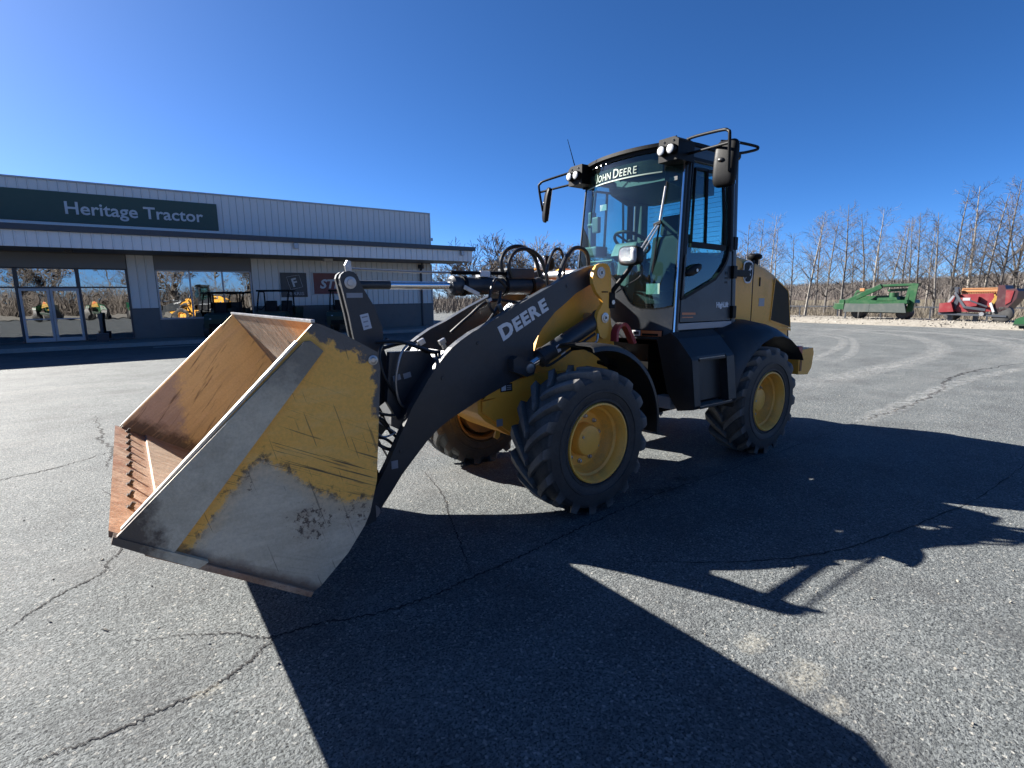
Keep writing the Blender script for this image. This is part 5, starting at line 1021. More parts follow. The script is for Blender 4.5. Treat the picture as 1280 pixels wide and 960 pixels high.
s2 = bx('wall_sign', (-3.70, 0.045, 1.98), (-6.0, 0.085, 3.08), 'signred', BD, 0.005)
bm = nb()
for a, b in (((-3.70, 1.98), (-3.70, 3.08)), ((-3.70, 3.08), (-6.0, 3.08)), ((-6.0, 3.08), (-6.0, 1.98)), ((-6.0, 1.98), (-3.70, 1.98))): bar(bm, (a[0], 0.075, a[1]), (b[0], 0.075, b[1]), 0.05, 0.05)
obj('sign_frame', bm, M['signwhite'], s2)
lt = text_bm('STIHL', 0.62, 0.004, 0.02); x0, x1 = bmw(lt)
for v in lt.verts: v.co.x += v.co.y*0.25
place(lt, (-4.02, 0.089, 2.30), (-1, 0, 0), (0, 0, 1), sx=1.7/(x1-x0)); obj('lettering', lt, M['signwhite'], s2)
# pavement in front
bm = nb(); box2(bm, (UL, 0.076, -0.05), (-12.5, 2.95, SB)); o = obj('pavement', bm, M['concrete'], bev=0.02, kind='structure'); o.location = BD.location; o.rotation_euler = BD.rotation_euler
bm = nb(); bmesh.ops.create_cube(bm, size=1, matrix=Matrix.Translation((2.6, 3.9, 0.006)) @ Matrix.Diagonal((1.5, 0.5, 0.004, 1))); o = obj('kerb_ramp', bm, M['concrete'], kind='structure'); o.location = BD.location; o.rotation_euler = BD.rotation_euler

def atB(u, y, z=0): a = R(-1.1); return Vector((u*math.cos(a)-y*math.sin(a), -24+u*math.sin(a)+y*math.cos(a), z))
# dark planter post by the entrance
PU = empty('bollard_planter', atB(4.95, 1.0, SB)); tag(PU, 'dark square pot with a post standing beside the glass entrance', 'planter')
bm = nb(); poly(bm, [(-0.19, -0.19, 0), (0.19, -0.19, 0), (0.19, 0.19, 0), (-0.19, 0.19, 0)], (0, 0, 0.32))
for v in bm.verts:
    if v.co.z > 0.2: v.co.x *= 1.12; v.co.y *= 1.12
obj('pot', bm, M['trim'], PU, bev=0.02)
bm = nb(); tube(bm, [(0, 0, 0.30), (0, 0, 1.05)], 0.055, 10); obj('post', bm, M['trim'], PU, True)
bm = nb(); tube(bm, [(0, 0, 0.92), (0, 0, 1.12)], 0.085, 12); obj('ash_cap', bm, M['trim'], PU, True)

# ---- utility vehicles parked at the wall
def make_utv():
    r = empty('utility_vehicle')
    bm = nb(); poly(bm, [(-1.45, -0.70, 0.42), (1.35, -0.70, 0.42), (1.40, -0.70, 0.80), (1.30, -0.70, 1.0), (0.75, -0.70, 1.08), (0.62, -0.70, 0.85), (-0.25, -0.70, 0.80), (-0.35, -0.70, 0.95), (-1.45, -0.70, 0.95)], (0, 1.40, 0)); body = obj('body', bm, M['dkgreen'], r, bev=0.04)
    bm = nb()
    for a in (((-1.5, -0.72, 0.96), (-0.38, 0.72, 1.0)), ((-1.5, -0.72, 1.0), (-0.38, -0.68, 1.25)), ((-1.5, 0.68, 1.0), (-0.38, 0.72, 1.25)), ((-1.5, -0.68, 1.0), (-1.46, 0.68, 1.25)), ((-0.42, -0.68, 1.0), (-0.38, 0.68, 1.25))): box2(bm, *a)
    obj('cargo_box', bm, M['dkgreen'], r)
    for y in (-0.64, 0.64):
        bm = nb(); tube(bm, smooth_path([(-0.32, y, 0.9), (-0.30, y, 1.75), (-0.25, y, 1.93), (0.25, y, 1.95), (0.42, y, 1.85), (0.80, y, 1.05)], 5), 0.032, 8); tube(bm, [(-0.3, y, 1.35), (0.2, y, 1.15), (0.62, y, 1.2)], 0.022, 6); obj('roll_bar', bm, M['black'], r, True)
    bm = nb(); box2(bm, (-0.42, -0.72, 1.95), (0.50, 0.72, 2.03)); obj('roof', bm, M['black'], r, bev=0.03)
    for y in (-0.34, 0.34):
        bm = nb(); box2(bm, (-0.22, y-0.26, 0.82), (0.26, y+0.26, 0.98)); box(bm, (-0.24, y, 1.25), (0.12, 0.48, 0.6), Matrix.Rotation(R(-10), 4, 'Y')); obj('seat', bm, M['fabric'], r, bev=0.04)
    n = 16; bm = nb(); c = Vector((0.42, 0.34, 1.20)); tube(bm, [c+Vector((0.05*math.cos(2*math.pi*k/n), 0.17*math.sin(2*math.pi*k/n), 0.16*math.cos(2*math.pi*k/n))) for k in range(n+1)], 0.014, 6); tube(bm, [c, (0.65, 0.34, 1.0)], 0.02, 6); obj('steering_wheel', bm, M['black'], r)
    for x in (-0.95, 0.95):
        for y in (-0.64, 0.64):
            s = 1 if y > 0 else -1; bm = lathe(nb(), [(-0.12, 0.15), (-0.13, 0.24), (-0.11, 0.32), (0, 0.335), (0.11, 0.32), (0.13, 0.24), (0.12, 0.15), (0.06, 0.14), (0.05, 0)], (0, 0, 0), 20); wl_ = obj('wheel', bm, M['tyre'], r, True); wl_.location = (x, y+0.05*s, 0.335)
            bm = lathe(nb(), [(0.07*s, 0.15), (0.10*s, 0.14), (0.08*s, 0.05), (0.10*s, 0)], (0, 0, 0), 16); obj('rim', bm, M['rim'], wl_, True)
    for y in (-0.45, 0.45):
        bm = nb(); bmesh.ops.create_uvsphere(bm, u_segments=12, v_segments=8, radius=0.075, matrix=Matrix.Translation((1.36, y, 0.80)) @ Matrix.Diagonal((0.5, 1.2, 0.8, 1))); obj('headlight', bm, M['lens'], r, True)
    bm = nb(); box2(bm, (1.40, -0.5, 0.45), (1.46, 0.5, 0.62)); obj('bumper', bm, M['black'], r, bev=0.02)
    return r
UT = [((-1.55, 2.0), 60, 1.0, 'dark green utility vehicle with a black roof, parked under the square F sign'), ((0.35, 0.95), 70, 0.97, 'dark green utility vehicle in front of the three pane display window'), ((-4.7, 2.0), 62, 1.0, 'dark green utility vehicle below the red wall sign, half hidden by the bucket lever')]
u0 = make_utv()
for i, ((u, y), a, s, lb) in enumerate(UT):
    o = u0 if i == 0 else copy_tree(u0); p = atB(u, y, SB); o.location = p; o.rotation_euler = (0, 0, R(a)); o.scale = (s, s, s); tag(o, lb, 'utility vehicle', 'utility vehicles parked along the shop wall')
# ================================================================== TREES, BRUSH, HILL
M['bark'] = paint('grey_bark', (0.11, 0.10, 0.092), 0.85, dirt=(0.20, 0.185, 0.17), dirt_amt=0.4, scale=1.5, bmp=0.2)
M['barkpale'] = paint('pale_bark', (0.22, 0.20, 0.175), 0.85, dirt=(0.08, 0.07, 0.06), dirt_amt=0.6, scale=1.2, bmp=0.2)
M['twig'] = paint('winter_twigs', (0.088, 0.076, 0.068), 0.85, dirt_amt=0.1, bmp=0)
M['twigpale'] = paint('pale_twigs', (0.12, 0.10, 0.085), 0.85, dirt_amt=0.1, bmp=0)
M['brush'] = paint('dry_brush', (0.17, 0.145, 0.112), 0.9, dirt=(0.09, 0.075, 0.06), dirt_amt=0.6, scale=0.5, bmp=0)
class Tubes:
    def __init__(s): s.v = []; s.f = []
    def add(s, pts, rs, k=3):
        base = len(s.v); n = len(pts)
        for i, p in enumerate(pts):
            d = (pts[min(i+1, n-1)]-pts[max(i-1, 0)]); d = d.normalized() if d.length > 1e-6 else Vector((0, 0, 1)); a = d.orthogonal().normalized(); b = d.cross(a)
            for j in range(k): t = 2*math.pi*j/k; s.v.append(p+(a*math.cos(t)+b*math.sin(t))*rs[i])
        for i in range(n-1):
            for j in range(k): s.f.append((base+i*k+j, base+i*k+(j+1) % k, base+(i+1)*k+(j+1) % k, base+(i+1)*k+j))
    def mesh(s, name, mat):
        me = bpy.data.meshes.new(name); me.from_pydata([tuple(p) for p in s.v], [], s.f); me.materials.append(mat); return me
def grow(rd, p, d, l, r, n, wob, lift):
    pts = [p.copy()]; rs = [r]
    for i in range(n):
        d = (d+Vector((rd.gauss(0, wob), rd.gauss(0, wob), rd.gauss(0, wob)+lift))).normalized(); p = p+d*(l/n); pts.append(p.copy()); rs.append(max(r*(1-(i+1)/n*0.85), 0.005))
    return pts, rs
def rdir(rd, axis, ang):
    a = axis.orthogonal().normalized(); b = axis.cross(a); t = rd.uniform(0, 2*math.pi); return (axis*math.cos(ang)+(a*math.cos(t)+b*math.sin(t))*math.sin(ang)).normalized()
def tree_meshes(seed, kind, h):
    rd = random.Random(seed); T = Tubes(); C = Tubes()
    if kind == 'slim':
        tr, trr = grow(rd, Vector((0, 0, -0.1)), Vector((rd.gauss(0, 0.05), rd.gauss(0, 0.05), 1)), h, h*0.0115, 14, 0.018, 0.03); T.add(tr, trr, 7)
        nl = 34
        for i in range(nl):
            f = 0.16+0.80*(i/nl)+rd.uniform(-0.02, 0.02); k = min(int(f*14), 13); p = tr[k].lerp(tr[k+1], f*14-k); r0 = trr[k]*0.42; ll = h*(0.30*(1-f)+0.07)*rd.uniform(0.6, 1.25)
            a, ar = grow(rd, p, rdir(rd, Vector((0, 0, 1)), R(rd.uniform(38, 68))), ll, max(r0, 0.012), 6, 0.10, 0.05); C.add(a, ar, 4)
            for j in range(6):
                q = a[min(2+j % 5, 6)]; dd = (a[min(3+j % 4, 6)]-a[1]).normalized(); b, br = grow(rd, q, rdir(rd, dd, R(rd.uniform(25, 60))), ll*rd.uniform(0.25, 0.5), 0.012, 3, 0.12, 0.06); C.add(b, br, 3)
                for m_ in range(3):
                    c, cr = grow(rd, b[1+m_ % 3], rdir(rd, (b[-1]-b[0]).normalized(), R(rd.uniform(20, 55))), ll*rd.uniform(0.12, 0.28), 0.007, 2, 0.1, 0.05); C.add(c, cr, 3)
    else:  # broad rounded crown on a forked trunk
        tr, trr = grow(rd, Vector((0, 0, -0.1)), Vector((0, 0, 1)), h*0.34, h*0.022, 6, 0.03, 0.0); T.add(tr, trr if False else [h*0.022*(1-0.35*i/6) for i in range(7)], 8)
        def rec(p, d, l, r, lev):
            a, ar = grow(rd, p, d, l, r, 5, 0.05, 0.03); (T if lev == 0 else C).add(a, [max(x, 0.022) for x in ar], 5 if lev < 2 else 3)
            if lev >= 4: return
            for j in range((7, 6, 5, 4)[lev]):
                k = min(5, 1+int((j+1)*5/(7 if lev == 0 else 5))); rec(a[k], rdir(rd, (a[k]-a[k-1]).normalized(), R(rd.uniform(18, 46))), l*rd.uniform(0.42, 0.66), max(ar[k]*0.7, 0.008), lev+1)
        for j in range(12): rec(tr[3+j % 4], rdir(rd, Vector((0, 0, 1)), R(rd.uniform(8, 58))), h*rd.uniform(0.26, 0.40), h*0.010, 1)
    return T, C
PROTO = {}
def proto(kind, i):
    if (kind, i) not in PROTO:
        T, C = tree_meshes(100+i*7+(50 if kind == 'broad' else 0), kind, 10.0); pale = (i % 3 == 1)
        PROTO[(kind, i)] = (T.mesh('trunk', M['barkpale' if pale else 'bark']), C.mesh('crown', M['twigpale' if pale else 'twig']))
    return PROTO[(kind, i)]
def put_tree(kind, i, pos, h, rz, lean, label, group, wide=1.0):
    a, b = proto(kind, i); r = empty('bare_tree', pos, rz); r.scale = (h/10*wide, h/10*wide, h/10); r.rotation_euler = (lean, lean*0.4, rz); tag(r, label, 'tree', group)
    for nm, me in (('trunk', a), ('crown', b)):
        o = bpy.data.objects.new(nm, me); COL.objects.link(o); o.parent = r
    return r
def col_dir(px):   # heading of a column of the view, as a plain compass direction
    a = math.atan2((px-640)/650.6, 1); return Vector((math.cos(YAW-a), math.sin(YAW-a), 0))
def stand(px, depth): d = col_dir(px); return CAM.xy.to_3d()+d*(depth/math.cos(math.atan2((px-640)/650.6, 1)))
rt_ = random.Random(5)
G1 = 'bare trees behind the rail fence'
RIGHT = [(931, 37, 282, 0, 'thin bare tree rising just behind the loader hood'), (966, 40, 290, 1, 'small pale bare tree left of the green mower'), (985, 42, 292, 2, 'low bare tree behind the left end of the fence'), (1004, 36, 268, 1, 'bushy pale tree with dense branches left of the green mower'),
         (1028, 40, 277, 3, 'slim bare tree close left of the green mower tongue'), (1048, 36, 260, 0, 'straight pale trunked tree above the green mower tongue'), (1076, 42, 268, 2, 'slim bare tree behind the middle of the green mower'), (1085, 38, 265, 4, 'straight dark tree over the arm of the green mower'),
         (1103, 44, 285, 1, 'short thin tree behind the right half of the green mower'), (1120, 38, 274, 3, 'slim tree just above the right end of the green mower'), (1141, 41, 268, 0, 'bare tree between the two hay machines, nearer the green one'), (1163, 34, 262, 5, 'leaning bare trunk between the green and the red machine'),
         (1182, 36, 242, 2, 'tall pale tree above the left end of the red machine'), (1203, 38, 238, 4, 'tall dark tree behind the red machine, left of centre'), (1222, 36, 250, 1, 'forked tree behind the middle of the red machine'), (1240, 35, 233, 0, 'tallest bare tree, behind the right half of the red machine'),
         (1257, 37, 236, 3, 'bare tree behind the dark right end of the red machine'), (1274, 36, 248, 5, 'bare tree at the right edge of the view beyond the red machine')]
for k, (px, dep, top, i, lb) in enumerate(RIGHT):
    p = stand(px, dep); yh = 367-(px-640)*0.0122; h = 1.7+(yh-top)/650.6*dep
    put_tree('slim', i, (p.x, p.y, 0), h*1.03, rt_.uniform(0, 6.28), rt_.uniform(-0.03, 0.03) if i != 5 else 0.14, lb, G1, 1.1)
THIN = [(940, 46, 5, 'thin bare tree directly above the hood air intake'), (957, 52, 4, 'thin bare tree a little right of the hood air intake'), (1016, 50, 3, 'thin stem in the gap left of the straight pale trunk'), (1062, 47, 5, 'thin stem above the rising tongue of the green mower'), (1094, 52, 0, 'thin stem over the gearbox of the green mower'),
        (1131, 48, 2, 'thin stem just beyond the upright end of the green mower'), (1153, 55, 4, 'thin stem in the gap between the two hay machines'), (1192, 50, 5, 'thin stem over the left half of the orange reel'), (1213, 54, 3, 'thin stem over the middle of the orange reel'), (1268, 48, 1, 'thin pale stem above the dark side wing of the red machine')]
for px, dep, i, lb in THIN:
    p = stand(px, dep); put_tree('slim', i, (p.x, p.y, 0), rt_.uniform(6.5, 9.5), rt_.uniform(0, 6.28), rt_.uniform(-0.03, 0.03), lb, G1)
MID = [(566, 78, 322, 0, 'low bare tree seen under the canopy end of the shop'), (604, 72, 294, 1, 'rounded bare tree right of the canopy end'), (628, 76, 305, 2, 'bare tree between the canopy and the hose loop'), (672, 70, 283, 0, 'broad round crowned bare tree behind the hose loops'), (700, 74, 300, 2, 'bare tree touching the left edge of the cab'),
       (735, 80, 306, 1, 'bare tree seen through the left of the windshield'), (772, 84, 305, 0, 'bare tree seen through the middle of the windshield'), (815, 80, 310, 2, 'bare tree seen through the cab seat side'), (868, 76, 300, 1, 'bare tree hidden behind the cab door'), (905, 70, 296, 0, 'bare tree beside the cab rear pillar')]
for px, dep, top, i, lb in MID:
    p = stand(px, dep); yh = 367-(px-640)*0.0122; h = 1.7+(yh-top)/650.6*dep
    put_tree('broad', i, (p.x, p.y, 0), h*0.98, rt_.uniform(0, 6.28), 0.0, lb, 'bare trees beyond the shop', 1.4)
for k in range(14):     # the belt across the road that the shop windows mirror
    x = -30+k*4.4+rt_.uniform(-1.5, 1.5); put_tree('broad' if k % 3 else 'slim', k % 3, (x, 40+rt_.uniform(-4, 7), 0), rt_.uniform(8.5, 12.5), rt_.uniform(0, 6.28), 0, 'bare tree across the yard mirrored in the shop windows', 'bare trees mirrored in the shop windows')

def brush(name, n, place_, hmin, hmax, mat, wd=0.012, seed=1):
    rd = random.Random(seed); V = []; F = []
    for k in range(n):
        p, s = place_(rd); h = rd.uniform(hmin, hmax)*s; m_ = rd.choice((1, 2, 2, 3))
        for j in range(m_):
            b = len(V); a = rd.uniform(0, 6.28); ln = rd.uniform(0.1, 0.55)*h; t = p+Vector((math.cos(a)*ln, math.sin(a)*ln, h*rd.uniform(0.7, 1))); mid = p.lerp(t, 0.5)+Vector((0, 0, h*0.10)); q = Vector((-math.sin(a+1), math.cos(a+1), 0))*wd*s
            V += [p-q, p+q, mid-q*0.8, mid+q*0.8, t]; F += [(b, b+1, b+3, b+2), (b+2, b+3, b+4)]
    me = bpy.data.meshes.new(name); me.from_pydata([tuple(v) for v in V], [], F); me.materials.append(mat); o = bpy.data.objects.new(name, me); COL.objects.link(o); o['kind'] = 'stuff'; return o
brush('dry_brush', 5500, lambda rd: (edge(rd.uniform(-45, 40), 7.5+abs(rd.gauss(0, 4.5)), -0.08), rd.uniform(0.7, 1.4)), 0.4, 1.25, M['brush'], 0.009, 2)
brush('thicket_stems', 3500, lambda rd: (edge(rd.uniform(-60, 40), 10+rd.uniform(0, 22), -0.08), 1.0), 1.2, 3.4, M['twig'], 0.010, 3)
brush('dry_grass', 9000, lambda rd: (edge(rd.uniform(-45, 40), 5.8+rd.uniform(0, 4), 0.02), 1.0), 0.15, 0.5, M['brush'], 0.010, 4)
def far_spot(rd):
    px = rd.uniform(480, 930); d = stand(px, rd.uniform(60, 130)); return Vector((d.x, d.y, -0.08)), 1.0
brush('far_thicket', 7000, far_spot, 1.2, 3.6, M['twigpale'], 0.03, 6)
brush('mirrored_thicket', 9000, lambda rd: (Vector((rd.uniform(-40, 40), rd.uniform(38, 56), -0.08)), 1.0), 1.6, 5.6, M['twigpale'], 0.035, 8)
# hills
def hill(name, a0, a1, r0, r1, hf, seed):
    bm = nb(); n = 90
    def f(i, j):
        a = R(a0+(a1-a0)*i/n); t = j/14; r = r0+(r1-r0)*t; z = hf(i/n)*math.sin(min(1, t*1.25)*math.pi/2)+mnoise.noise(Vector((i*0.3, j*0.5, seed)))*1.2*t; return (r*math.cos(a), r*math.sin(a), -0.1+z)
    grid_surf(bm, f, range(n+1), range(15)); return obj(name, bm, M['hill'], smooth=True, kind='structure')
hl_ = hill('hill', 150, 225, 170, 330, lambda t: 8.5+3.0*math.sin(t*5+0.6)-2.5*t, 3)
def hill_spot(rd):
    a = R(rd.uniform(152, 223)); t = rd.uniform(0, 1)**0.7; r = 170+160*t; hh = (8.5+3.0*math.sin((math.degrees(a)-150)/75*5+0.6)-2.5*(math.degrees(a)-150)/75)*math.sin(min(1, t*1.25)*math.pi/2); return Vector((r*math.cos(a), r*math.sin(a), hh-0.4)), 1.0
brush('hill_woods', 16000, hill_spot, 2.0, 4.5, M['twig'], 0.10, 9)

# ---- rail fence
FE = empty('rail_fence', edge(0, 5.2, 0.2)); tag(FE, 'low dark metal rail fence behind the two hay machines', 'fence')
def F_(t, o, z): return edge(t, o, z)-Vector(FE.location)
for k in range(24):
    t = -24+k*2.6; bm = nb(); a = F_(t, 5.2, 0.05); box(bm, a+Vector((0, 0, 0.42)), (0.07, 0.07, 0.85)); obj('post', bm, M['trim'], FE)
    for z in (0.86,): bm = nb(); bar(bm, F_(t+0.04, 5.2, z), F_(t+2.56, 5.2, z), 0.06, 0.07); obj('rail', bm, M['trim'], FE)

# ================================================================== HAY MACHINES ON THE GRAVEL
def wheel_small(par, loc, r, w_, axis_rot=0.0):
    bm = lathe(nb(), [(-w_/2, r*0.5), (-w_/2, r*0.8), (-w_*0.4, r*0.97), (0, r), (w_*0.4, r*0.97), (w_/2, r*0.8), (w_/2, r*0.5)], (0, 0, 0), 28); o = obj('wheel', bm, M['tyre'], par, True); o.location = loc
    bm = lathe(nb(), [(-w_*0.35, r*0.52), (-w_*0.2, r*0.45), (-w_*0.1, 0.0), (w_*0.1, 0.0), (w_*0.2, r*0.45), (w_*0.35, r*0.52)], (0, 0, 0), 20); obj('rim', bm, M['steel'], o, True); return o
def front_dir(p): return 0
# local frame for both: x to the right of the picture along the strip, y away from the lot
def machine(name, t, o, z, label, cat):
    e = empty(name, edge(t, o, z)); e.rotation_euler = (0, 0, math.atan2(ED.y, ED.x)); return tag(e, label, cat)
def t_of(px, o):  # station along the strip seen in a column
    d = col_dir(px); # intersect ray with the line offset o
    q = EDGE0+EN*o; den = d.x*ED.y-d.y*ED.x; s = ((q.x-CAM.x)*ED.y-(q.y-CAM.y)*ED.x)/den; p = CAM.xy.to_3d()+d*s; return (p-q).dot(ED)
O1 = 2.6
tl, tr_ = t_of(1043, O1), t_of(1156, O1)
MW = machine('hay_mower', (tl+tr_)/2, O1, 0.22, 'green mower conditioner with grey curtains and a long raised tongue', 'mower'); Wm = tr_-tl; k = Wm/4.6
def mp(name, prof, y0, y1, mat, par=MW, bev=0.012): return obj(name, plate([(x*k, z) for x, z in prof], y0, y1), M[mat], par, bev=bev)
mp('header_deck', [(-1.25, 1.05), (1.55, 1.10), (1.60, 0.92), (1.35, 0.85), (-1.20, 0.82), (-1.35, 0.95)], -0.6, 0.9, 'green')
mp('curtain', [(-1.50, 0.90), (-0.2, 0.88), (-0.2, 0.42), (-1.55, 0.40)], -0.68, -0.62, 'greydeck'); mp('curtain', [(-0.18, 0.88), (1.50, 0.92), (1.62, 0.40), (-0.18, 0.42)], -0.70, -0.64, 'greydeck')
mp('deck_shield', [(0.15, 1.22), (1.05, 1.25), (1.15, 1.05), (0.10, 0.98)], -0.60, -0.2, 'green'); mp('conditioner_hood', [(-1.2, 1.12), (-0.25, 1.12), (0.05, 0.98), (-1.35, 0.98)], -0.50, 0.3, 'green')
bm = nb(); bar(bm, (-2.0*k, -0.45, 0.74), (-0.75*k, -0.35, 1.40), 0.2, 0.26); bar(bm, (-0.76*k, -0.35, 1.39), (0.15*k, -0.25, 1.88), 0.2, 0.26); obj('tongue', bm, M['green'], MW, bev=0.02)
bm = nb(); bar(bm, (0.10*k, -0.2, 1.90), (1.55*k, -0.1, 1.93), 0.16, 0.12); bar(bm, (1.50*k, -0.1, 1.95), (1.35*k, -0.1, 1.05), 0.14, 0.16); bar(bm, (1.70*k, -0.05, 1.95), (1.45*k, -0.05, 0.55), 0.10, 0.10); bar(bm, (0.3*k, 0.2, 1.62), (1.5*k, 0.2, 1.68), 0.12, 0.14); obj('lift_frame', bm, M['green'], MW, bev=0.015)
mp('top_shroud', [(0.1, 1.98), (1.75, 2.0), (1.72, 1.84), (0.2, 1.80)], -0.15, 0.45, 'dkgreen')
mp('end_plate', [(1.42, 0.42), (1.72, 0.46), (1.86, 1.96), (1.55, 2.0), (1.50, 1.2)], -0.22, -0.12, 'green'); mp('hood_plate', [(-1.30, 1.0), (-0.9, 1.32), (0.6, 1.36), (1.45, 1.22), (1.45, 1.0)], 0.05, 0.25, 'green')
bm = nb(); tube(bm, [(0.75*k, -0.15, 1.10), (0.75*k, -0.15, 1.50)], 0.22, 16); obj('gearbox', bm, M['green'], MW, True)
bm = nb(); bar(bm, (-1.65*k, 0.3, 0.9), (-1.35*k, 0.3, 1.65), 0.10, 0.10); bar(bm, (-1.36*k, 0.3, 1.60), (-0.3*k, 0.3, 1.70), 0.10, 0.14); bar(bm, (-1.5*k, 0.3, 1.3), (-0.9*k, 0.3, 1.62), 0.08, 0.08); obj('swing_frame', bm, M['green'], MW, bev=0.01)
bm = nb(); box2(bm, (-1.2*k, 0.22, 1.60), (-0.95*k, 0.45, 1.78)); obj('lamp_cluster', bm, M['rust_orange'], MW, bev=0.02)
bm = nb(); box(bm, (-1.85*k, -0.4, 0.72), (0.55, 0.45, 0.36)); box(bm, (-1.75*k, -0.4, 1.0), (0.3, 0.3, 0.25)); bar(bm, (-2.3*k, -0.4, 0.68), (-1.9*k, -0.4, 0.7), 0.06, 0.08); obj('hitch_gearbox', bm, M['green'], MW, bev=0.02)
bm = nb(); tube(bm, [(-2.28*k, -0.4, 0.72), (-2.26*k, -0.4, 0.95), (-2.1*k, -0.4, 0.97)], 0.02, 6); obj('hose_rack', bm, M['dkgreen'], MW)
bm = nb(); bar(bm, (-1.50*k, -0.5, 0.0), (-1.50*k, -0.5, 0.62), 0.07, 0.07); box(bm, (-1.50*k, -0.5, 0.02), (0.22, 0.22, 0.03)); obj('parking_stand', bm, M['trim'], MW)
for x in (-1.05, 1.25): wheel_small(MW, (x*k, 0.1, 0.38), 0.38, 0.55*k)
bm = nb(); bar(bm, (-1.05*k, 0.1, 0.40), (1.25*k, 0.1, 0.40), 0.12, 0.12); bar(bm, (-1.05*k, 0.1, 0.4), (-1.0*k, 0.1, 0.9), 0.12, 0.12); bar(bm, (1.25*k, 0.1, 0.4), (1.2*k, 0.1, 0.9), 0.12, 0.12); obj('wheel_frame', bm, M['dkgreen'], MW)
# the red machine
tl, tr_ = t_of(1177, O1), t_of(1271, O1)
RM = machine('hay_conditioner', (tl+tr_)/2, O1, 0.22, 'red hay machine with a rusty orange reel and dark red side wing', 'hay machine'); k = (tr_-tl)/4.0
def rp(name, prof, y0, y1, mat, bev=0.012): return obj(name, plate([(x*k, z) for x, z in prof], y0, y1), M[mat], RM, bev=bev)
rp('header_body', [(-1.30, 1.35), (0.75, 1.42), (0.95, 0.55), (0.2, 0.48), (-1.6, 0.50), (-1.75, 0.80)], -0.4, 0.6, 'implred')
rp('left_shield', [(-2.0, 0.92), (-1.35, 0.98), (-1.15, 0.50), (-2.0, 0.46)], -0.65, 0.4, 'implred')
rp('centre_shield', [(-0.95, 1.20), (0.1, 1.25), (0.05, 0.80), (-0.8, 0.70)], -0.62, -0.42, 'implred')
bm = nb(); lathe(bm, [(-1.10*k, 0.0), (-1.10*k, 0.10), (0.98*k, 0.10), (0.98*k, 0)], (0, 0.0, 1.52), 14, 'X'); RL = obj('reel', bm, M['rust_orange'], RM, True)
for j in range(6):
    a = j/6*2*math.pi; bm = nb(); bar(bm, (-1.08*k, 0.16*math.cos(a), 1.52+0.16*math.sin(a)), (0.96*k, 0.16*math.cos(a), 1.52+0.16*math.sin(a)), 0.05, 0.05); obj('reel_bat', bm, M['rust_orange'], RL)
for j in range(22):
    x = (-1.0+j*0.09)*k; bm = nb(); bar(bm, (x, -0.17, 1.50), (x, -0.19, 1.28), 0.02, 0.02); obj('reel_tine', bm, M['rust_orange'], RL)
rp('left_arm', [(-1.35, 1.75), (-1.15, 1.72), (-1.0, 1.1), (-1.15, 0.6), (-1.3, 0.65), (-1.25, 1.2)], -0.45, -0.25, 'trim')
rp('side_wing', [(0.98, 1.80), (1.30, 1.78), (1.38, 1.60), (1.85, 1.62), (2.0, 1.50), (1.95, 1.15), (1.55, 0.65), (1.1, 0.45), (0.95, 0.9)], -0.5, 0.5, 'dkred')
rp('wing_rib', [(1.40, 1.55), (1.80, 1.52), (1.70, 1.0), (1.45, 0.85)], -0.53, -0.5, 'implred')
bm = nb(); bar(bm, (-1.2*k, -0.55, 1.45), (-0.55*k, -0.62, 0.72), 0.10, 0.12); bar(bm, (-0.56*k, -0.62, 0.73), (0.55*k, -0.6, 0.60), 0.10, 0.12); bar(bm, (-0.3*k, -0.6, 1.05), (0.6*k, -0.55, 0.75), 0.08, 0.08); obj('tongue', bm, M['trim'], RM, bev=0.015)
bm = nb(); bar(bm, (0.72*k, -0.5, 0.75), (0.98*k, -0.45, 1.28), 0.10, 0.14); bar(bm, (0.35*k, -0.35, 1.36), (0.85*k, -0.35, 1.30), 0.08, 0.10); obj('yellow_brace', bm, M['implyel'], RM, bev=0.012)
bm = nb(); bar(bm, (-1.55*k, -0.52, 0.95), (-1.30*k, -0.48, 1.30), 0.06, 0.10); bar(bm, (0.95*k, -0.56, 0.5), (0.72*k, -0.54, 0.95), 0.06, 0.10); obj('pale_brace', bm, M['greydecal'], RM, bev=0.01)
bm = nb(); box(bm, (-0.52*k, -0.63, 1.13), (0.30, 0.01, 0.14)); obj('decal', bm, M['greydecal'], RM)
rp('skid_bar', [(-2.05, 0.46), (1.6, 0.34), (1.6, 0.26), (-2.05, 0.34)], -0.55, 0.3, 'trim'); bm = nb(); tube(bm, [(0.35*k, -0.6, 0.40), (0.35*k, -0.3, 0.40)], 0.10, 12); obj('pulley', bm, M['steel'], RM, True)
for x in (-1.5, -0.1): bm = nb(); box(bm, (x*k, -0.2, 0.17), (0.18, 0.18, 0.34)); obj('support_foot', bm, M['trim'], RM)
wheel_small(RM, (1.32*k, -0.35, 0.42), 0.42, 0.30); wheel_small(RM, (-1.7*k, 0.4, 0.36), 0.36, 0.28)
# green deck lying at the right edge
tg = t_of(1312, 0.8); GD = machine('mower_deck', tg, 0.6, 0.16, 'low green mower deck lying on the gravel at the right edge', 'mower deck')
obj('shell', poly(nb(), [(-1.05, -0.5, 0.05), (-0.98, -0.5, 0.32), (-0.80, -0.5, 0.42), (0.8, -0.5, 0.45), (1.0, -0.5, 0.3), (1.05, -0.5, 0.05)], (0, 1.0, 0)), M['green'], GD, bev=0.05)
bm = nb(); bar(bm, (-1.02, -0.53, 0.07), (1.02, -0.53, 0.07), 0.05, 0.08); obj('skirt', bm, M['dkgreen'], GD)

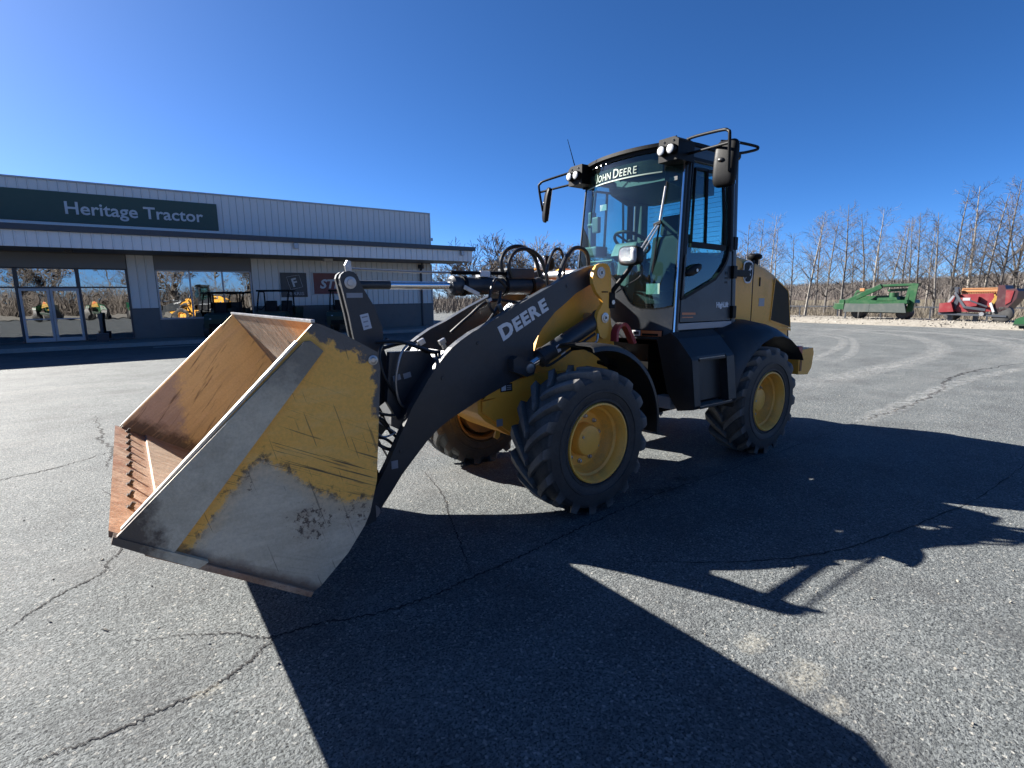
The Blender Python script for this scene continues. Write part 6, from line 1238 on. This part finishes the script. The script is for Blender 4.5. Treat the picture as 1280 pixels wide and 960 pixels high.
# ---- tractors across the yard, seen only as reflections in the entrance glass
def make_tractor():
    r = empty('tractor')
    obj('hood', poly(nb(), [(0.25, -0.36, 0.80), (1.75, -0.32, 0.78), (1.80, -0.32, 1.20), (1.55, -0.32, 1.42), (0.25, -0.36, 1.50)], (0, 0.70, 0)), M['green'], r, bev=0.06)
    bm = nb(); box2(bm, (-0.9, -0.30, 0.55), (1.7, 0.30, 0.85)); obj('chassis', bm, M['dkgreen'], r, bev=0.03)
    for s in (-1, 1):
        obj('fender', poly(nb(), [(-1.15, 0.42*s, 1.0), (-1.0, 0.42*s, 1.38), (-0.6, 0.42*s, 1.50), (-0.1, 0.42*s, 1.36), (0.05, 0.42*s, 1.0)], (0, 0.40*s, 0)), M['green'], r, bev=0.04)
        bm = nb(); tube(bm, [(-0.75, 0.50*s, 1.0), (-0.75, 0.50*s, 2.35), (-0.75, 0.40*s, 2.45), (-0.75, 0.0, 2.45)], 0.04, 8); obj('roll_bar', bm, M['black'], r, True)
        wheel_small(r, (-0.55, 0.66*s, 0.66), 0.66, 0.36); wheel_small(r, (1.25, 0.60*s, 0.42), 0.42, 0.26)
        bm = nb(); box2(bm, (-1.17, 0.58*s, 1.20), (-1.13, 0.70*s, 1.28)); obj('tail_light', bm, M['red'], r)
    bm = nb(); box2(bm, (-0.75, -0.25, 1.10), (-0.35, 0.25, 1.25)); box(bm, (-0.75, 0, 1.50), (0.12, 0.48, 0.5)); obj('seat', bm, M['implyel'], r, bev=0.04)
    obj('slow_triangle', poly(nb(), [(-0.86, -0.20, 1.55), (-0.86, 0.20, 1.55), (-0.86, 0.0, 1.90)], (0.02, 0, 0)), M['orange'], r)
    return r
t0_ = make_tractor()
for i, (x, y, a, lb) in enumerate(((4.6, 15.0, 80, 'green tractor across the yard, mirrored at the right of the entrance glass'), (7.9, 16.5, 95, 'green tractor across the yard, mirrored in the entrance doors'), (11.6, 15.5, 100, 'green tractor across the yard, mirrored left of the entrance doors'))):
    o = t0_ if i == 0 else copy_tree(t0_); o.location = (x, y, 0); o.rotation_euler = (0, 0, R(a)); tag(o, lb, 'tractor', 'tractors parked across the yard')
bm = nb(); grid_surf(bm, lambda i, j: (-45+i*3.0, 19+j*3.2, 0.006+0.05*mnoise.noise(Vector((i*0.7, j*0.9, 3)))*(0 < j < 6)+0.06), range(31), range(7)); obj('gravel_yard', bm, M['gravel'], smooth=True, kind='structure')
